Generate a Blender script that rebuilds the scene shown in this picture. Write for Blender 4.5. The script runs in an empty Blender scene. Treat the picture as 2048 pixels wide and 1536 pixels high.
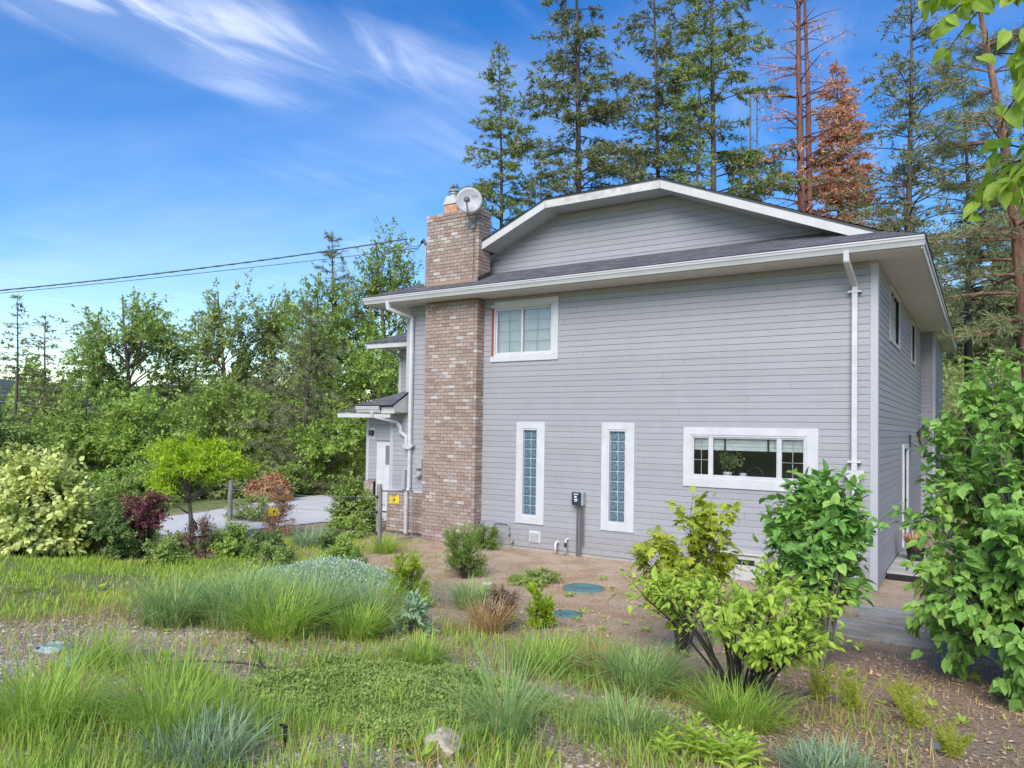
import bpy, bmesh, math, random
import numpy as np
from mathutils import Vector, Matrix

R = math.radians
SC = bpy.context.scene
COL = SC.collection
rng = np.random.default_rng(11)
random.seed(11)

# ------------------------------------------------------------------ camera
cd = bpy.data.cameras.new('camera'); cam = bpy.data.objects.new('camera', cd); COL.objects.link(cam)
cd.sensor_fit = 'HORIZONTAL'; cd.sensor_width = 36.0
cd.lens = 1460.64 / 2048 * 36.0
cd.shift_y = (817.78 - 768) / 2048
cd.clip_start = 0.05; cd.clip_end = 6000
cr = Vector((0.84027061, 0.54193666, 0.01581033)); cu = Vector((0.00154188, -0.03154987, 0.99950099)); cf = Vector((-0.54216504, 0.83982692, 0.02734603))
m = Matrix(((cr.x, cu.x, -cf.x, 1.435), (cr.y, cu.y, -cf.y, -13.0), (cr.z, cu.z, -cf.z, 2.44), (0, 0, 0, 1)))
cam.matrix_world = m
SC.camera = cam

# ------------------------------------------------------------------ sky, sun, exposure
SUN_AZ, SUN_EL = R(162), R(39)        # compass angle from +Y clockwise: high behind the photographer
W = bpy.data.worlds.new('World'); SC.world = W; W.use_nodes = True
nt = W.node_tree; nt.nodes.clear()
def wn(t, **k):
    n = nt.nodes.new(t)
    for a, b in k.items(): setattr(n, a, b)
    return n
def wl(a, b): nt.links.new(a, b)
def wm(op, a, b=None, c=None):
    n = wn('ShaderNodeMath', operation=op)
    for i, v in enumerate((a, b, c)):
        if v is None: continue
        if isinstance(v, (int, float)): n.inputs[i].default_value = v
        else: wl(v, n.inputs[i])
    return n.outputs[0]
sky = wn('ShaderNodeTexSky', sky_type='NISHITA'); sky.sun_disc = False
sky.sun_elevation = SUN_EL; sky.sun_rotation = SUN_AZ
sky.altitude = 900; sky.air_density = 1.25; sky.dust_density = 0.02; sky.ozone_density = 1.6
hs = wn('ShaderNodeHueSaturation'); hs.inputs['Saturation'].default_value = 1.48; hs.inputs['Value'].default_value = 1.02; hs.inputs['Hue'].default_value = .513
wl(sky.outputs[0], hs.inputs['Color'])
tc = wn('ShaderNodeTexCoord'); sx = wn('ShaderNodeSeparateXYZ'); wl(tc.outputs['Generated'], sx.inputs[0])
zz = wm('MAXIMUM', sx.outputs[2], 0.04)
pu = wm('DIVIDE', sx.outputs[0], zz); pv = wm('DIVIDE', sx.outputs[1], zz)
cx = wn('ShaderNodeCombineXYZ'); wl(pu, cx.inputs[0]); wl(pv, cx.inputs[1])
def cirrus(rot, scl, nscale, detail, lo, hi, dist=0.6, loc=(0, 0, 0)):
    mp = wn('ShaderNodeMapping'); mp.inputs['Rotation'].default_value = (0, 0, rot); mp.inputs['Scale'].default_value = scl; mp.inputs['Location'].default_value = loc
    wl(cx.outputs[0], mp.inputs[0])
    no = wn('ShaderNodeTexNoise'); no.inputs['Scale'].default_value = nscale; no.inputs['Detail'].default_value = detail
    no.inputs['Roughness'].default_value = 0.55; no.inputs['Distortion'].default_value = dist
    wl(mp.outputs[0], no.inputs['Vector'])
    mr = wn('ShaderNodeMapRange', interpolation_type='SMOOTHSTEP'); mr.inputs[1].default_value = lo; mr.inputs[2].default_value = hi
    wl(no.outputs[0], mr.inputs[0]); return mr.outputs[0]
def streak(ax, ay, bx, by, wid):      # soft band of ice cloud lying along a line high in the sky
    L = math.hypot(bx - ax, by - ay); ux, uy = (bx - ax) / L, (by - ay) / L
    al = wm('ADD', wm('MULTIPLY', wm('SUBTRACT', pu, ax), ux), wm('MULTIPLY', wm('SUBTRACT', pv, ay), uy))
    ac = wm('ABSOLUTE', wm('ADD', wm('MULTIPLY', wm('SUBTRACT', pu, ax), -uy), wm('MULTIPLY', wm('SUBTRACT', pv, ay), ux)))
    f1 = wm('SUBTRACT', 1, wm('MINIMUM', wm('DIVIDE', ac, wid), 1)); 
    e = wm('MINIMUM', wm('MAXIMUM', wm('ADD', wm('DIVIDE', al, L * .35), .5), 0), 1)
    e2 = wm('MINIMUM', wm('MAXIMUM', wm('DIVIDE', wm('SUBTRACT', L, al), L * .5), 0), 1)
    return wm('MULTIPLY', f1, wm('MULTIPLY', e, e2))
wisp = cirrus(R(-14), (2.6, .85, 1), 1.7, 8, .40, .72, 1.1)
soft = cirrus(R(20), (0.5, 1.1, 1), .8, 4, .40, .75, .4, (3, 1, 0))
low = cirrus(R(-15), (.30, .7, 1), .55, 5, .42, .72, .5, (7, 2, 0))
s1 = streak(-1.84, 0.70, -1.74, 1.62, .24); s2 = streak(-1.62, .98, -1.18, 1.80, .20)
st = wm('MINIMUM', wm('ADD', wm('MULTIPLY', s1, 1.5), wm('MULTIPLY', s2, 1.1)), 1)
st = wm('MULTIPLY', st, wm('ADD', wm('MULTIPLY', wisp, .40), .09))
cl = wm('MINIMUM', wm('ADD', wm('ADD', st, wm('MULTIPLY', wm('MULTIPLY', wisp, soft), .14)), wm('MULTIPLY', low, .12)), .93)
mx = wn('ShaderNodeMixRGB'); wl(cl, mx.inputs[0]); wl(hs.outputs[0], mx.inputs[1]); mx.inputs[2].default_value = (8.2, 8.5, 9.1, 1)
bg = wn('ShaderNodeBackground'); bg.inputs['Strength'].default_value = 0.082; wl(mx.outputs[0], bg.inputs['Color'])
ow = wn('ShaderNodeOutputWorld'); wl(bg.outputs[0], ow.inputs['Surface'])

ld = bpy.data.lights.new('sun', 'SUN'); ld.energy = 2.3; ld.angle = R(42); ld.color = (1.0, 0.955, 0.89)
sun = bpy.data.objects.new('sun', ld); COL.objects.link(sun)
sv = Vector((math.sin(SUN_AZ) * math.cos(SUN_EL), math.cos(SUN_AZ) * math.cos(SUN_EL), math.sin(SUN_EL)))
sun.rotation_euler = sv.to_track_quat('Z', 'Y').to_euler(); sun.location = sv * 60
vs = SC.view_settings; vs.view_transform = 'Standard'; vs.look = 'None'; vs.exposure = 1.2; vs.gamma = 1.0; vs.use_curve_mapping = False
try: SC.cycles.use_denoising = True
except Exception: pass
SC.cycles.max_bounces = 8; SC.cycles.transparent_max_bounces = 8; SC.cycles.transmission_bounces = 6

# ------------------------------------------------------------------ materials
M = {}
def base_mat(name):
    mt = bpy.data.materials.new(name); mt.use_nodes = True; M[name] = mt
    n = mt.node_tree.nodes; return mt, n, mt.node_tree.links, n['Principled BSDF']
def mat(name, c, rough=.6, var=.12, nscale=6., detail=5, bump=0., bscale=40., metal=0., c2=None, rnd=0., coat=0., spec=.5, stretch=(1, 1, 1), island=False, alpha=None):
    mt, n, l, b = base_mat(name)
    tcn = n.new('ShaderNodeTexCoord'); mp = n.new('ShaderNodeMapping'); mp.inputs['Scale'].default_value = stretch; l.new(tcn.outputs['Object'], mp.inputs[0])
    no = n.new('ShaderNodeTexNoise'); no.inputs['Scale'].default_value = nscale; no.inputs['Detail'].default_value = detail; no.inputs['Roughness'].default_value = .6
    l.new(mp.outputs[0], no.inputs['Vector'])
    r = n.new('ShaderNodeValToRGB'); c2 = c2 or tuple(max(0, x * (1 - 2 * var)) for x in c)
    hi = tuple(min(1, x * (1 + var)) for x in c)
    r.color_ramp.elements[0].position = .3; r.color_ramp.elements[1].position = .7
    r.color_ramp.elements[0].color = (*c2, 1); r.color_ramp.elements[1].color = (*hi, 1)
    l.new(no.outputs[0], r.inputs[0]); out = r.outputs[0]
    if rnd:
        h = n.new('ShaderNodeHueSaturation'); mr = n.new('ShaderNodeMapRange'); mr.inputs[3].default_value = 1 - rnd; mr.inputs[4].default_value = 1 + rnd
        if island: g = n.new('ShaderNodeNewGeometry'); l.new(g.outputs['Random Per Island'], mr.inputs[0])
        else: oi = n.new('ShaderNodeObjectInfo'); l.new(oi.outputs['Random'], mr.inputs[0])
        l.new(mr.outputs[0], h.inputs['Value']); l.new(out, h.inputs['Color']); out = h.outputs[0]
    l.new(out, b.inputs['Base Color'])
    b.inputs['Roughness'].default_value = rough; b.inputs['Metallic'].default_value = metal; b.inputs['Specular IOR Level'].default_value = spec
    if coat: b.inputs['Coat Weight'].default_value = coat
    if bump:
        nb = n.new('ShaderNodeTexNoise'); nb.inputs['Scale'].default_value = bscale; nb.inputs['Detail'].default_value = 4; l.new(mp.outputs[0], nb.inputs['Vector'])
        bp = n.new('ShaderNodeBump'); bp.inputs['Strength'].default_value = bump; bp.inputs['Distance'].default_value = .02; l.new(nb.outputs[0], bp.inputs['Height']); l.new(bp.outputs[0], b.inputs['Normal'])
    return mt
def ramp_mat(name, stops, rough=.85, island=False, nvar=.25, nscale=30, bump=.3, bscale=90):
    mt, n, l, b = base_mat(name)
    r = n.new('ShaderNodeValToRGB'); r.color_ramp.interpolation = 'LINEAR'
    e = r.color_ramp.elements; e[0].position = stops[0][0]; e[0].color = (*stops[0][1], 1); e[1].position = stops[-1][0]; e[1].color = (*stops[-1][1], 1)
    for p, c in stops[1:-1]:
        q = e.new(p); q.color = (*c, 1)
    if island: g = n.new('ShaderNodeNewGeometry'); l.new(g.outputs['Random Per Island'], r.inputs[0])
    else: oi = n.new('ShaderNodeObjectInfo'); l.new(oi.outputs['Random'], r.inputs[0])
    tcn = n.new('ShaderNodeNewGeometry'); no = n.new('ShaderNodeTexNoise'); no.inputs['Scale'].default_value = nscale; no.inputs['Detail'].default_value = 4; l.new(tcn.outputs['Position'], no.inputs['Vector'])
    mr = n.new('ShaderNodeMapRange'); mr.inputs[1].default_value = .3; mr.inputs[2].default_value = .7; mr.inputs[3].default_value = 1 - nvar; mr.inputs[4].default_value = 1 + nvar * .6; l.new(no.outputs[0], mr.inputs[0])
    h = n.new('ShaderNodeHueSaturation'); l.new(mr.outputs[0], h.inputs['Value']); l.new(r.outputs[0], h.inputs['Color']); l.new(h.outputs[0], b.inputs['Base Color'])
    b.inputs['Roughness'].default_value = rough
    nb = n.new('ShaderNodeTexNoise'); nb.inputs['Scale'].default_value = bscale; l.new(tcn.outputs['Position'], nb.inputs['Vector'])
    bp = n.new('ShaderNodeBump'); bp.inputs['Strength'].default_value = bump; bp.inputs['Distance'].default_value = .01; l.new(nb.outputs[0], bp.inputs['Height']); l.new(bp.outputs[0], b.inputs['Normal'])
    return mt
LIFT = {'fir': 2.7, 'fir_light': 2.1, 'pine': 1.9, 'leaf_dark': 2.2, 'leaf_mid': 2.25, 'leaf_pale': 1.9, 'leaf_bright': 1.75, 'variegated': 1.35, 'chartreuse': 1.25, 'silver_flower': 1.0, 'grass_steel': 1.1, 'young_leaf': 1.45, 'maple_leaf': 1.45, 'lilac_deep': 2.15, 'lilac_leaf': 1.85, 'grass_dry': 1.15, 'cover': 2.0, 'feather': 1.25, 'dead_needles': 2.0, 'orange_leaf': 1.45, 'grass_blue': 1.85, 'grass_green': 1.75, 'grass_lawn': 1.5, 'thuja': 1.6, 'juniper': 1.6, 'juniper_dark': 1.6}
COOL = ('silver_leaf', 'grass_steel', 'silver_flower', 'orange_leaf', 'dead_needles', 'purple_leaf', 'brown_twig')
def leaf_mat(name, cols, trans=.35, rough=.5, nscale=1.2, edge=None):
    """per-leaf random colour, patchy over the crown, light passing through"""
    lift = LIFT.get(name, 1.35); gy_ = .2 if name in ('leaf_mid', 'leaf_pale', 'leaf_bright', 'leaf_dark', 'fir', 'pine') else .08; cols = [tuple(min(.8, (v * (1 - gy_) + gy_ * sum(c) / 3) * lift * w_) for v, w_ in zip(c, (1, 1, 1) if name in COOL else (1.24, 1.0, .78))) for c in cols]
    mt, n, l, b = base_mat(name)
    g = n.new('ShaderNodeNewGeometry'); oi = n.new('ShaderNodeObjectInfo')
    tcn = n.new('ShaderNodeTexCoord'); no = n.new('ShaderNodeTexNoise'); no.inputs['Scale'].default_value = nscale; no.inputs['Detail'].default_value = 3; l.new(tcn.outputs['Object'], no.inputs['Vector'])
    a = n.new('ShaderNodeMath'); a.operation = 'MULTIPLY_ADD'; a.inputs[1].default_value = .55; sm_ = n.new('ShaderNodeMath'); sm_.operation = 'ADD'; l.new(g.outputs['Random Per Island'], sm_.inputs[0]); l.new(oi.outputs['Random'], sm_.inputs[1]); fr_ = n.new('ShaderNodeMath'); fr_.operation = 'FRACT'; l.new(sm_.outputs[0], fr_.inputs[0]); l.new(fr_.outputs[0], a.inputs[0])
    s = n.new('ShaderNodeMapRange'); s.inputs[1].default_value = .3; s.inputs[2].default_value = .7; s.inputs[3].default_value = 0; s.inputs[4].default_value = .45; l.new(no.outputs[0], s.inputs[0]); l.new(s.outputs[0], a.inputs[2])
    r = n.new('ShaderNodeValToRGB'); e = r.color_ramp.elements
    k = len(cols); e[0].position = 0; e[0].color = (*cols[0], 1); e[1].position = 1; e[1].color = (*cols[-1], 1)
    for i in range(1, k - 1):
        q = e.new(i / (k - 1)); q.color = (*cols[i], 1)
    l.new(a.outputs[0], r.inputs[0]); out = r.outputs[0]
    l.new(out, b.inputs['Base Color']); b.inputs['Roughness'].default_value = rough + .1; b.inputs['Specular IOR Level'].default_value = .22
    t = n.new('ShaderNodeBsdfTranslucent'); hsn = n.new('ShaderNodeHueSaturation'); hsn.inputs['Hue'].default_value = .49; hsn.inputs['Saturation'].default_value = 1.1; hsn.inputs['Value'].default_value = 1.25; l.new(out, hsn.inputs['Color']); l.new(hsn.outputs[0], t.inputs['Color'])
    mxs = n.new('ShaderNodeMixShader'); mxs.inputs[0].default_value = trans; l.new(b.outputs[0], mxs.inputs[1]); l.new(t.outputs[0], mxs.inputs[2])
    l.new(mxs.outputs[0], n['Material Output'].inputs['Surface'])
    return mt
def glass_mat(name, tint=(.9, .95, .95), rough=0.0):
    mt, n, l, b = base_mat(name)
    b.inputs['Base Color'].default_value = (*tint, 1); b.inputs['Transmission Weight'].default_value = 1.0; b.inputs['Roughness'].default_value = rough; b.inputs['IOR'].default_value = 1.5
    return mt

mt, n, l, b = base_mat('siding')
gp0 = n.new('ShaderNodeNewGeometry'); oi0 = n.new('ShaderNodeObjectInfo'); sp0 = n.new('ShaderNodeSeparateXYZ'); l.new(gp0.outputs['Position'], sp0.inputs[0])
def sn(sc, stretch, det=4):
    mp = n.new('ShaderNodeMapping'); mp.inputs['Scale'].default_value = stretch; l.new(gp0.outputs['Position'], mp.inputs[0]); q = n.new('ShaderNodeTexNoise'); q.inputs['Scale'].default_value = sc; q.inputs['Detail'].default_value = det; l.new(mp.outputs[0], q.inputs['Vector']); return q.outputs[0]
def smr(v, a, b_, c, d):
    q = n.new('ShaderNodeMapRange'); q.inputs[1].default_value = a; q.inputs[2].default_value = b_; q.inputs[3].default_value = c; q.inputs[4].default_value = d; l.new(v, q.inputs[0]); return q.outputs[0]
def smul(*vs):
    o_ = vs[0]
    for v in vs[1:]:
        q = n.new('ShaderNodeMath'); q.operation = 'MULTIPLY'; l.new(o_, q.inputs[0]); l.new(v, q.inputs[1]); o_ = q.outputs[0]
    return o_
val = smul(smr(oi0.outputs['Random'], 0, 1, .955, 1.035), smr(sn(.55, (1, 1, 1)), .3, .7, .965, 1.03), smr(sn(5, (1.2, 1.2, .25)), .35, .75, 1.015, .965), smr(sn(40, (.3, .3, 2)), .3, .7, .98, 1.02))
hv = n.new('ShaderNodeHueSaturation'); hv.inputs['Color'].default_value = (.300, .297, .309, 1); l.new(val, hv.inputs['Value'])
dirt = smul(smr(sp0.outputs[2], .5, -.02, 0, 1), smr(sn(7, (1, 1, 1.5), 6), .38, .68, 0, .75)); mxs_ = n.new('ShaderNodeMixRGB'); l.new(dirt, mxs_.inputs[0]); l.new(hv.outputs[0], mxs_.inputs[1]); mxs_.inputs[2].default_value = (.27, .225, .18, 1)
l.new(mxs_.outputs[0], b.inputs['Base Color']); b.inputs['Roughness'].default_value = .5
bpn = n.new('ShaderNodeBump'); bpn.inputs['Strength'].default_value = .35; bpn.inputs['Distance'].default_value = .02; l.new(sn(1.6, (1, 1, 5), 3), bpn.inputs['Height']); bp2 = n.new('ShaderNodeBump'); bp2.inputs['Strength'].default_value = .1; bp2.inputs['Distance'].default_value = .01; l.new(sn(60, (.2, .2, 3)), bp2.inputs['Height']); l.new(bpn.outputs[0], bp2.inputs['Normal']); l.new(bp2.outputs[0], b.inputs['Normal'])
mat('sheathing', (.25, .25, .26), .8)
mat('white_trim', (.54, .535, .545), .45, .03, 3, c2=(.46, .455, .455), bump=.06)
mat('fascia', (.51, .505, .495), .5, .04, 2.2, c2=(.45, .435, .415), bump=.05)
mat('fascia_worn', (.55, .545, .535), .6, .04, 5, c2=(.36, .33, .30), bump=.15, bscale=30)
mat('soffit', (.62, .605, .56), .6, .03, 3)
mat('gutter', (.535, .54, .55), .35, .03, 3, c2=(.455, .455, .455), bump=.05, stretch=(.4, 1, 3))
mat('corner_trim', (.40, .40, .41), .5, .03, 4)
mat('red_strip', (.30, .065, .04), .7, .12, 9)
mat('mortar', (.215, .185, .16), .95, .15, 30, bump=.4, bscale=120)
BR = [(0, (.25, .175, .14)), (.2, (.295, .21, .17)), (.45, (.33, .245, .20)), (.65, (.355, .27, .215)), (.85, (.34, .26, .23)), (.93, (.41, .35, .315)), (1, (.48, .44, .42))]
ramp_mat('brick', BR); ramp_mat('brick_mixed', BR, island=True)
mat('flashing', (.36, .24, .16), .5, .1, 5, metal=.2)
mat('clay', (.50, .27, .15), .8, .15, 8)
mat('galvanised', (.36, .365, .37), .45, .12, 9, metal=.25)
mat('dark_metal', (.06, .06, .062), .45, .2, 9, metal=.5)
mat('dish_grey', (.33, .33, .35), .4, .05, 5)
mat('dish_lens', (.16, .165, .17), .45, .1, 9)
mat('black_plastic', (.012, .012, .013), .5, .2, 9)
mat('navy_plastic', (.02, .03, .055), .35, .1, 9)
mat('grey_plastic', (.33, .34, .35), .5, .06, 9)
mat('print_white', (.62, .63, .66), .6, .05)
mat('print_dark', (.05, .05, .055), .6, .05)
mat('interior', (.10, .10, .095), .9, .1)
mat('blind', (.68, .70, .68), .8, .04, 12)
mat('curtain', (.66, .67, .66), .85, .06, 5, stretch=(14, 1, .3))
mat('concrete', (.36, .34, .32), .9, .12, 9, bump=.3)
mat('hatch_white', (.46, .45, .42), .6, .08, 6)
mat('yellow_sign', (.80, .56, .01), .45, .05)
mat('post_wood', (.23, .22, .19), .85, .2, 5, bump=.4, stretch=(4, 4, .5))
mat('timber', (.46, .44, .415), .85, .2, 3, bump=.4, stretch=(.6, 5, 5), c2=(.24, .225, .21))
mat('path_brick', (.33, .20, .17), .9, .15, 4, bump=.3, rnd=.15)
mat('lid_green', (.055, .16, .165), .5, .12, 6, c2=(.08, .17, .165), bump=.1)
mat('lid_blue', (.33, .46, .50), .55, .15, 12)
mat('rock', (.50, .42, .34), .9, .2, 7, bump=.5, bscale=25, c2=(.28, .235, .19))
mat('pale_rock', (.50, .49, .47), .9, .15, 9, bump=.3)
mat('hose', (.03, .032, .034), .5, .15, 9)
mat('bark', (.115, .09, .07), .95, .3, 6, bump=.9, bscale=12, stretch=(3, 3, .5))
mat('bark_red', (.26, .135, .085), .95, .3, 4, bump=1.0, bscale=9, stretch=(3, 3, .6), c2=(.10, .055, .04))
mat('bark_char', (.010, .009, .009), .8, .4, 4, bump=1.0, bscale=10, stretch=(3, 3, .6))
mat('bark_dead', (.20, .085, .06), .95, .3, 4, bump=.6, stretch=(3, 3, .5))
mat('stem_dark', (.045, .033, .025), .85, .25, 9, bump=.4)
mat('stem_grey', (.16, .145, .125), .9, .2, 9, bump=.4)
mat('asphalt', (.56, .54, .52), .95, .05, 1.5, bump=.25, bscale=180, c2=(.50, .48, .465))
mat('hill', (.05, .075, .045), 1, .3, .02)
mat('ceramic', (.70, .72, .75), .3, .03)
mat('dead_leaf', (.44, .31, .20), .9, .2, 3, rnd=.45, island=True)
mat('gravel_stone', (.47, .405, .335), .95, .12, 40, rnd=.38, island=True)
mat('cable', (.05, .05, .052), .6, .1)
mat('wire_grey', (.25, .25, .26), .6, .1)

# shingles: granular grey courses with darker and lighter tabs
mt, n, l, b = base_mat('shingle')
tcn = n.new('ShaderNodeTexCoord'); bt = n.new('ShaderNodeTexBrick'); bt.inputs['Scale'].default_value = 1; bt.inputs['Color1'].default_value = (.085, .083, .092, 1); bt.inputs['Color2'].default_value = (.15, .147, .158, 1); bt.inputs['Mortar'].default_value = (.05, .05, .055, 1)
bt.inputs['Brick Width'].default_value = .23; bt.inputs['Row Height'].default_value = .131; bt.inputs['Mortar Size'].default_value = .006
l.new(tcn.outputs['UV'], bt.inputs['Vector'])
no = n.new('ShaderNodeTexNoise'); no.inputs['Scale'].default_value = 90; l.new(tcn.outputs['Object'], no.inputs['Vector'])
h = n.new('ShaderNodeHueSaturation'); mr = n.new('ShaderNodeMapRange'); mr.inputs[3].default_value = .55; mr.inputs[4].default_value = 1.45; l.new(no.outputs[0], mr.inputs[0]); l.new(mr.outputs[0], h.inputs['Value']); l.new(bt.outputs[0], h.inputs['Color']); l.new(h.outputs[0], b.inputs['Base Color']); b.inputs['Roughness'].default_value = .95

glass_mat('glass')
# patterned glass block
mt, n, l, b = base_mat('glass_block')
tcn = n.new('ShaderNodeTexCoord'); vo = n.new('ShaderNodeTexVoronoi'); vo.inputs['Scale'].default_value = 34; l.new(tcn.outputs['Object'], vo.inputs['Vector'])
rr = n.new('ShaderNodeValToRGB'); rr.color_ramp.elements[0].color = (.17, .235, .27, 1); rr.color_ramp.elements[1].color = (.05, .09, .12, 1); rr.color_ramp.elements[1].position = .75; l.new(vo.outputs[0], rr.inputs[0]); l.new(rr.outputs[0], b.inputs['Base Color'])
bp = n.new('ShaderNodeBump'); bp.inputs['Strength'].default_value = .6; bp.inputs['Distance'].default_value = .02; l.new(vo.outputs[0], bp.inputs['Height']); l.new(bp.outputs[0], b.inputs['Normal']); b.inputs['Roughness'].default_value = .12
mat('block_joint', (.36, .46, .51), .5, .04)

# ground: zones of granite chip, gravel, moss and leaf mould, from a per-vertex zone attribute
mt, n, l, b = base_mat('soil')
at = n.new('ShaderNodeAttribute'); at.attribute_name = 'zone'; sp = n.new('ShaderNodeSeparateColor'); l.new(at.outputs['Color'], sp.inputs[0])
geo = n.new('ShaderNodeNewGeometry')
def noise(s, d=6, ro=.6):
    q = n.new('ShaderNodeTexNoise'); q.inputs['Scale'].default_value = s; q.inputs['Detail'].default_value = d; q.inputs['Roughness'].default_value = ro; l.new(geo.outputs['Position'], q.inputs['Vector']); return q.outputs[0]
def cramp(v, stops):
    r = n.new('ShaderNodeValToRGB'); e = r.color_ramp.elements; e[0].position = stops[0][0]; e[0].color = (*stops[0][1], 1); e[1].position = stops[-1][0]; e[1].color = (*stops[-1][1], 1)
    for p, c in stops[1:-1]: q = e.new(p); q.color = (*c, 1)
    l.new(v, r.inputs[0]); return r.outputs[0]
def mixc(f, a, c):
    q = n.new('ShaderNodeMixRGB'); l.new(f, q.inputs[0]); l.new(a, q.inputs[1]); l.new(c, q.inputs[2]); return q.outputs[0]
n_f = noise(55, 5, .7); n_m = noise(5.5); n_l = noise(1.1, 4)
vg = n.new('ShaderNodeTexVoronoi'); vg.inputs['Scale'].default_value = 48; l.new(geo.outputs['Position'], vg.inputs['Vector'])
sc_ = n.new('ShaderNodeSeparateColor'); l.new(vg.outputs['Color'], sc_.inputs[0])
drygrass = cramp(n_m, [(.25, (.22, .175, .11)), (.5, (.36, .29, .185)), (.75, (.47, .38, .25))])
granite = cramp(n_f, [(.3, (.33, .225, .145)), (.5, (.52, .385, .265)), (.7, (.64, .51, .375))])
gravel = cramp(sc_.outputs[0], [(0, (.22, .185, .145)), (.5, (.42, .36, .295)), (1, (.62, .56, .48))])
moss = cramp(n_m, [(.25, (.11, .15, .05)), (.5, (.20, .24, .085)), (.8, (.34, .32, .15))])
mulch = cramp(n_f, [(.3, (.16, .10, .075)), (.5, (.33, .225, .16)), (.72, (.54, .41, .31))])
def zmask(z, lo=.32, hi=.62, amt=.55):
    a = n.new('ShaderNodeMath'); a.operation = 'MULTIPLY_ADD'; a.inputs[1].default_value = amt; l.new(n_m, a.inputs[0]); l.new(z, a.inputs[2])
    q = n.new('ShaderNodeMapRange'); q.interpolation_type = 'SMOOTHSTEP'; q.inputs[1].default_value = lo + amt * .5; q.inputs[2].default_value = hi + amt * .5; l.new(a.outputs[0], q.inputs[0]); return q.outputs[0]
needle = cramp(n_f, [(.3, (.25, .15, .085)), (.55, (.42, .265, .15)), (.75, (.52, .37, .24))])
nmk = n.new('ShaderNodeMapRange'); nmk.interpolation_type = 'SMOOTHSTEP'; nmk.inputs[1].default_value = .44; nmk.inputs[2].default_value = .62; nmk.inputs[4].default_value = .75; l.new(noise(1.7, 7, .65), nmk.inputs[0])
granite = mixc(nmk.outputs[0], granite, needle)
smk = n.new('ShaderNodeMapRange'); smk.interpolation_type = 'SMOOTHSTEP'; smk.inputs[1].default_value = .5; smk.inputs[2].default_value = .66; smk.inputs[4].default_value = .6; l.new(noise(2.6, 7, .65), smk.inputs[0])
granite = mixc(smk.outputs[0], granite, drygrass)
c_ = mixc(zmask(sp.outputs[0]), drygrass, granite)
c_ = mixc(zmask(sp.outputs[2]), c_, gravel)
c_ = mixc(zmask(at.outputs['Alpha']), c_, mulch)
c_ = mixc(zmask(sp.outputs[1]), c_, moss)
l.new(c_, b.inputs['Base Color']); b.inputs['Roughness'].default_value = .97; b.inputs['Specular IOR Level'].default_value = .2
ad = n.new('ShaderNodeMath'); ad.operation = 'ADD'; l.new(n_f, ad.inputs[0]); l.new(vg.outputs[0], ad.inputs[1])
bp = n.new('ShaderNodeBump'); bp.inputs['Strength'].default_value = .7; bp.inputs['Distance'].default_value = .03; l.new(ad.outputs[0], bp.inputs['Height']); l.new(bp.outputs[0], b.inputs['Normal'])

# foliage
leaf_mat('fir', [(.030, .055, .030), (.055, .085, .042), (.095, .115, .055)], .15)
leaf_mat('fir_light', [(.05, .09, .035), (.085, .135, .05), (.13, .17, .07)], .2)
leaf_mat('pine', [(.065, .115, .06), (.10, .155, .08), (.14, .19, .10)], .2)
leaf_mat('dead_needles', [(.15, .075, .045), (.27, .13, .07), (.33, .18, .10), (.25, .17, .095)], .15)
leaf_mat('leaf_dark', [(.035, .085, .022), (.06, .125, .035), (.095, .165, .05)], .3)
leaf_mat('leaf_mid', [(.07, .14, .03), (.10, .19, .045), (.15, .24, .065)], .35)
leaf_mat('leaf_pale', [(.09, .165, .055), (.13, .22, .075), (.19, .28, .11)], .35)
leaf_mat('leaf_bright', [(.10, .22, .04), (.15, .29, .055), (.21, .35, .08)], .35)
leaf_mat('chartreuse', [(.17, .34, .02), (.25, .45, .025), (.34, .53, .035)], .4)
leaf_mat('variegated', [(.12, .25, .06), (.30, .44, .15), (.42, .56, .24), (.52, .62, .36)], .25, nscale=2.5)
leaf_mat('purple_leaf', [(.10, .03, .035), (.17, .05, .06), (.25, .08, .09)], .3)
leaf_mat('lilac_leaf', [(.055, .15, .035), (.085, .215, .05), (.13, .285, .075), (.23, .36, .10)], .35, .42, 2.2)
leaf_mat('lilac_deep', [(.04, .12, .03), (.06, .165, .045), (.095, .225, .06), (.17, .30, .08)], .32, .42, 2.2)
leaf_mat('young_leaf', [(.15, .30, .04), (.22, .39, .06), (.32, .48, .09)], .4, .45, 2.5)
leaf_mat('maple_leaf', [(.14, .24, .03), (.21, .32, .04), (.33, .40, .06)], .4, .45, 2.5)
leaf_mat('branch_leaf', [(.11, .24, .03), (.17, .32, .045), (.25, .40, .07)], .45, .4, 3)
leaf_mat('orange_leaf', [(.28, .15, .07), (.36, .205, .10), (.40, .28, .15)], .25)
leaf_mat('juniper', [(.06, .12, .03), (.10, .19, .04), (.19, .28, .06)], .2)
leaf_mat('juniper_dark', [(.035, .06, .03), (.065, .09, .045), (.12, .13, .075)], .15)
leaf_mat('thuja', [(.055, .13, .03), (.09, .19, .035), (.15, .26, .05)], .25, nscale=4)
leaf_mat('gold_thuja', [(.11, .24, .02), (.20, .36, .025), (.32, .45, .04)], .3, nscale=4)
leaf_mat('brown_twig', [(.10, .055, .04), (.17, .10, .065), (.24, .16, .10)], .1)
leaf_mat('grass_blue', [(.085, .175, .075), (.13, .24, .10), (.20, .31, .15)], .35, nscale=3)
leaf_mat('grass_green', [(.10, .20, .04), (.15, .28, .055), (.24, .36, .09)], .4, nscale=3)
leaf_mat('grass_lawn', [(.13, .25, .035), (.20, .35, .05), (.30, .42, .09)], .4, nscale=1)
leaf_mat('grass_dry', [(.24, .22, .10), (.36, .31, .16), (.46, .40, .23)], .3, nscale=1)
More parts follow.
